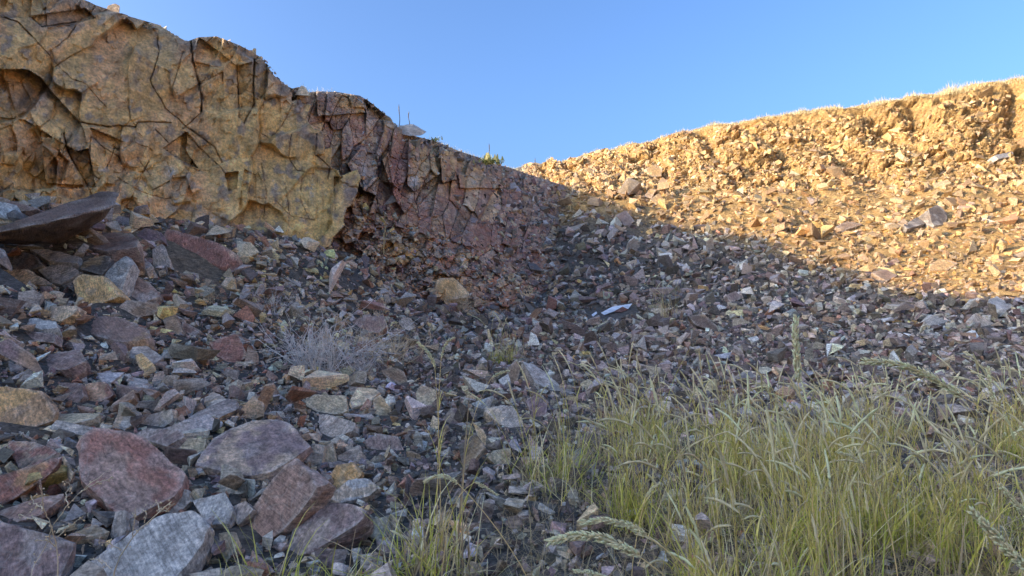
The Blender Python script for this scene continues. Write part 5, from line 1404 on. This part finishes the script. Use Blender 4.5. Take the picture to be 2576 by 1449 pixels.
for grp, Yw in ((LINES, 2.0), (L2, 2.2)):
    for q_, ln in enumerate(grp):
        pts = np.array([z5(x, y, Yw + 0.05 * math.sin(q_ * 2 + k)) for k, (x, y) in enumerate(ln)]) - weed_root
        pts = smooth_path(pts, 14); pts[1:-1] += rw.normal(0, 0.0015, pts[1:-1].shape)
        rr = 0.0036 if q_ == 0 else 0.0020
        v, f = tube(pts, np.linspace(rr, rr * 0.5, 14), 4); a_.add(v, f, np.array([0.72, 0.58, 0.38]))
        for t_ in range(3, 14):
            if q_ == 0 and t_ < 8: continue
            if rw.uniform() < 0.55:
                d = rw.normal(0, 1, 3); d /= np.linalg.norm(d); e_ = pts[t_] + d * rw.uniform(0.008, 0.022)
                v, f = tube(np.array([pts[t_], 0.5 * (pts[t_] + e_) + rw.normal(0, 0.001, 3), e_]), 0.0006, 3); a_.add(v, f, np.array([0.52, 0.40, 0.24]))
                pods_at.append(e_)
add('stem', a_.mesh('stem', M_TWIG), we)
pod_me = mesh_np('seed_pod', np.array([[0, 0, -1], [1, 0, 0], [0, 1, 0], [-1, 0, 0], [0, -1, 0], [0, 0, 1.3]]) * 0.0036, OCT_F[:, :3], np.tile([[0.70, 0.55, 0.34]], (6, 1)), True, M_TWIG)
for p in pods_at:
    o = add('seed_pod', pod_me, we); o.location = p

# dry grass along the crest of the far hill
rc = np.random.default_rng(95)
n = 9000
cu_ = rc.uniform(1290, 2680, n)
cyy = np.interp(cu_, gu, CREST) + rc.uniform(-0.25, 1.3, n)
cxx = (cu_ - CX) / F * cyy
tall = 0.75 + 0.9 * vnoise(np.stack([cxx * 1.3, cyy * 0.3, cxx * 0], 1), 7) + 0.5 * vnoise(np.stack([cxx * 4, cyy * 0.3, cxx * 0], 1), 8) + 1.1 * np.exp(-((cu_ - 2395) / 26) ** 2)
cols0 = (PALE * [0.85, 0.82, 0.75]) * rc.uniform(0.55, 1.1, (n, 1))
v, f, c, _ = blades(np.stack([cxx, cyy, ground_z(cxx, cyy) - 0.03], 1), rc.uniform(0, 6.28, n), rc.uniform(0.10, 0.36, n) * np.clip(tall, 0.15, 3), np.abs(rc.normal(0.1, 0.2, n)), rc.uniform(0.1, 0.9, n), rc.uniform(0.010, 0.02, n), cols0, cols0 * 1.1, 3)
tag(add('crest_grass', mesh_np('crest_grass', v, f, np.clip(c, 0, 0.9), True, M_GRASS)), 'fringe of pale dry grass along the crest of the sunlit hill', 'grass', kind='stuff')
# thin dry grass on the cliff edge
n = 900
eu_ = np.concatenate([rc.uniform(1080, 1330, 700), rc.uniform(740, 830, 200)])
ei = np.clip(np.round(np.interp(eu_, cu, np.arange(NCU))).astype(int), 0, NCU - 1)
eb = edge[ei] + np.stack([rc.normal(0, 0.03, n), rc.uniform(0.1, 0.9, n), rc.uniform(-0.03, 0.03, n)], 1)
cols0 = (PALE * 0.9) * rc.uniform(0.7, 1.1, (n, 1))
v, f, c, _ = blades(eb, rc.uniform(0, 6.28, n), rc.uniform(0.08, 0.22, n), np.abs(rc.normal(0.1, 0.25, n)), rc.uniform(0, 0.8, n), rc.uniform(0.005, 0.01, n), cols0, cols0, 3)
tag(add('edge_grass', mesh_np('edge_grass', v, f, np.clip(c, 0, 0.9), True, M_GRASS)), 'wisps of dry grass along the edge of the cliff top', 'grass', kind='stuff')

# lone stalks and a broad leaved plant on the skyline
for k, (u0, v0, u1, v1, Y, label) in enumerate([(1002, 318, 1006, 262, 19.2, 'tall dark dry stalk on the skyline beside the perched rock'), (1028, 312, 1030, 280, 19.6, 'shorter dark stalk behind the perched rock'),
                                                (1352, 440, 1345, 396, 27.5, 'thin dark stalk on the skyline before the sunlit hill'), (1236, 405, 1228, 360, 22.5, 'faint spindly stalk rising over the broad leaved plant')]):
    b0, b1 = pix(u0, v0 + 6, Y), pix(u1, v1, Y)
    p = np.array([b0 * (1 - t) + b1 * t + np.array([0.03 * math.sin(5 * t + k), 0, 0]) for t in np.linspace(0, 1, 8)]) - b0
    a_ = Acc(); v, f = tube(p, np.linspace(0.014, 0.006, 8), 4); a_.add(v, f, np.array([0.11, 0.09, 0.07]))
    v, f = tube(smooth_path(p[4:], 8), 0.016 * np.array([0.4, 1, .7, 1, .8, 1, .6, .2]), 4); a_.add(v, f, np.array([0.13, 0.10, 0.07]))
    o = add('dry_stalk', a_.mesh('dry_stalk', M_TWIG)); o.location = b0
    tag(o, label, 'dry plant', 'dry stalks on the skyline')
def leafy(label, u, v, Y, n, L, seed):
    r = np.random.default_rng(seed); root = pix(u, v, Y)
    a_ = Acc()
    b = np.stack([r.normal(0, L * 0.45, n), r.normal(0, L * 0.3, n), r.uniform(-0.03, L * 0.35, n)], 1)
    g = r.uniform(0, 1, (n, 1)); c0 = np.array([0.32, 0.34, 0.12]) * (1 - g) + np.array([0.6, 0.55, 0.25]) * g
    vv, ff, cc_, _ = blades(b, r.uniform(0, 6.28, n), r.uniform(0.5, 1, n) * L * 0.7, np.abs(r.normal(0.3, 0.35, n)), r.uniform(0, 0.6, n), np.full(n, L * 0.24), c0, c0 * 1.15, 4)
    a_.add(vv, ff, cc_)
    o = empty('leafy_plant', tuple(root)); add('foliage', a_.mesh('foliage', M_GRASS), o)
    tag(o, label, 'plant', 'leafy plants on the cliff edge')
leafy('yellow green broad leaved plant on the skyline of the purple outcrop', 1236, 412, 22.3, 90, 0.42, 97)
leafy('tiny pale leafy plant just right of the perched rock', 1092, 356, 20.2, 34, 0.24, 98)

# rocks sitting on the cliff edge
def perched(label, pts, colour, seed):
    P_ = np.array([pix(*p) for p in pts])
    org = np.array([P_[:, 0].mean(), P_[:, 1].mean(), P_[:, 2].min()])
    bm = hull_mesh(P_ - org); wid = float(np.linalg.norm(np.ptp(P_, axis=0)))
    v_, f_, c_ = refine(bm, wid / 18, wid * 0.02, seed, XPAL[colour], XPAL['grey']); bm.free()
    me = mesh_np('rock', v_, f_, c_, True, M_STONE); me.set_sharp_from_angle(angle=math.radians(18))
    o = add('perched_rock', me); o.location = org
    tag(o, label, 'rock', 'rocks on the cliff edge')
Yp = float(edge[int(np.interp(1030, cu, np.arange(NCU)))][1])
perched('grey rock slab perched against the sky on the cliff edge', [(994, 329, Yp - .3), (1004, 315, Yp - .2), (1036, 312, Yp - .1), (1050, 322, Yp - .3), (1073, 331, Yp - .2), (1060, 340, Yp - .4), (1030, 341, Yp - .5), (1003, 335, Yp - .4),
        (1004, 317, Yp + .6), (1040, 313, Yp + .7), (1068, 331, Yp + .5), (1000, 333, Yp + .5), (1050, 339, Yp + .5)], 'grey', 301)
perched('tan pointed rock catching sun at the notch in the cliff edge', [(742, 238, 14.6), (757, 214, 14.7), (768, 218, 14.7), (779, 240, 14.6), (744, 242, 15.2), (758, 217, 15.2), (778, 242, 15.2)], 'tan', 302)
perched('small rounded brown rock on top of the cliff against the sky', [(266, 32, 12.1), (272, 14, 12.1), (290, 9, 12.1), (301, 14, 12.1), (299, 36, 12.1), (268, 30, 12.6), (290, 11, 12.6), (300, 32, 12.6)], 'brown', 303)

# the white sheet lying at the foot of the scree
M_SHEET = bpy.data.materials.new('white_sheet'); M_SHEET.use_nodes = True
nb_ = M_SHEET.node_tree; pb_ = nb_.nodes['Principled BSDF']; pb_.inputs['Roughness'].default_value = 0.45
nz_ = nb_.nodes.new('ShaderNodeTexNoise'); nz_.inputs['Scale'].default_value = 5; nz_.inputs['Detail'].default_value = 6
rp_ = nb_.nodes.new('ShaderNodeValToRGB'); rp_.color_ramp.elements[0].color = (0.62, 0.66, 0.70, 1); rp_.color_ramp.elements[0].position = 0.35; rp_.color_ramp.elements[1].color = (0.86, 0.88, 0.90, 1); rp_.color_ramp.elements[1].position = 0.6
nb_.links.new(nz_.outputs['Fac'], rp_.inputs[0]); nb_.links.new(rp_.outputs[0], pb_.inputs['Base Color'])
def sheet(name, pts, mat, parent, org, thick=0.012):
    P_ = np.array([pix(*p) for p in pts]) - org
    n = len(P_)
    v_ = np.concatenate([P_, P_ - np.array([0, 0.3, 0.95]) * thick])
    me = bpy.data.meshes.new(name)
    me.from_pydata([tuple(p) for p in v_], [], [list(range(n)), list(range(2 * n - 1, n - 1, -1))] + [[(i + 1) % n, i, i + n, (i + 1) % n + n] for i in range(n)])
    if mat is M_STONE:
        at = me.color_attributes.new('Col', 'FLOAT_COLOR', 'POINT'); at.data.foreach_set('color', np.tile([0.22, 0.085, 0.05, 1.0], len(v_)).astype(np.float32))
    me.materials.append(mat)
    o = add(name, me, parent); return o
gy = ground_hit(1560, 782)[1] - 0.25
so = pix(1555, 786, gy)
se = empty('scrap_sheet', tuple(so)); tag(se, 'bent white metal sheet with a rusty fold lying at the foot of the scree', 'metal sheet')
sheet('white_panel', [(1512, 786, gy - .10), (1540, 771, gy + .22), (1590, 763, gy + .40), (1580, 776, gy + .20), (1566, 770, gy + .22), (1546, 781, gy + .02), (1520, 791, gy - .12)], M_SHEET, se, so)
sheet('rusty_fold', [(1546, 783, gy - .02), (1566, 771, gy + .19), (1580, 778, gy + .16), (1562, 784, gy - .02)], M_STONE, se, so)
ps = pix(1496, 792, gy - .3)
pe = sheet('scrap_piece', [(1488, 791, gy - .35), (1500, 783, gy - .15), (1502, 787, gy - .3), (1492, 795, gy - .45)], M_SHEET, None, ps)
pe.location = ps
tag(pe, 'small white scrap next to the bent white sheet', 'scrap')
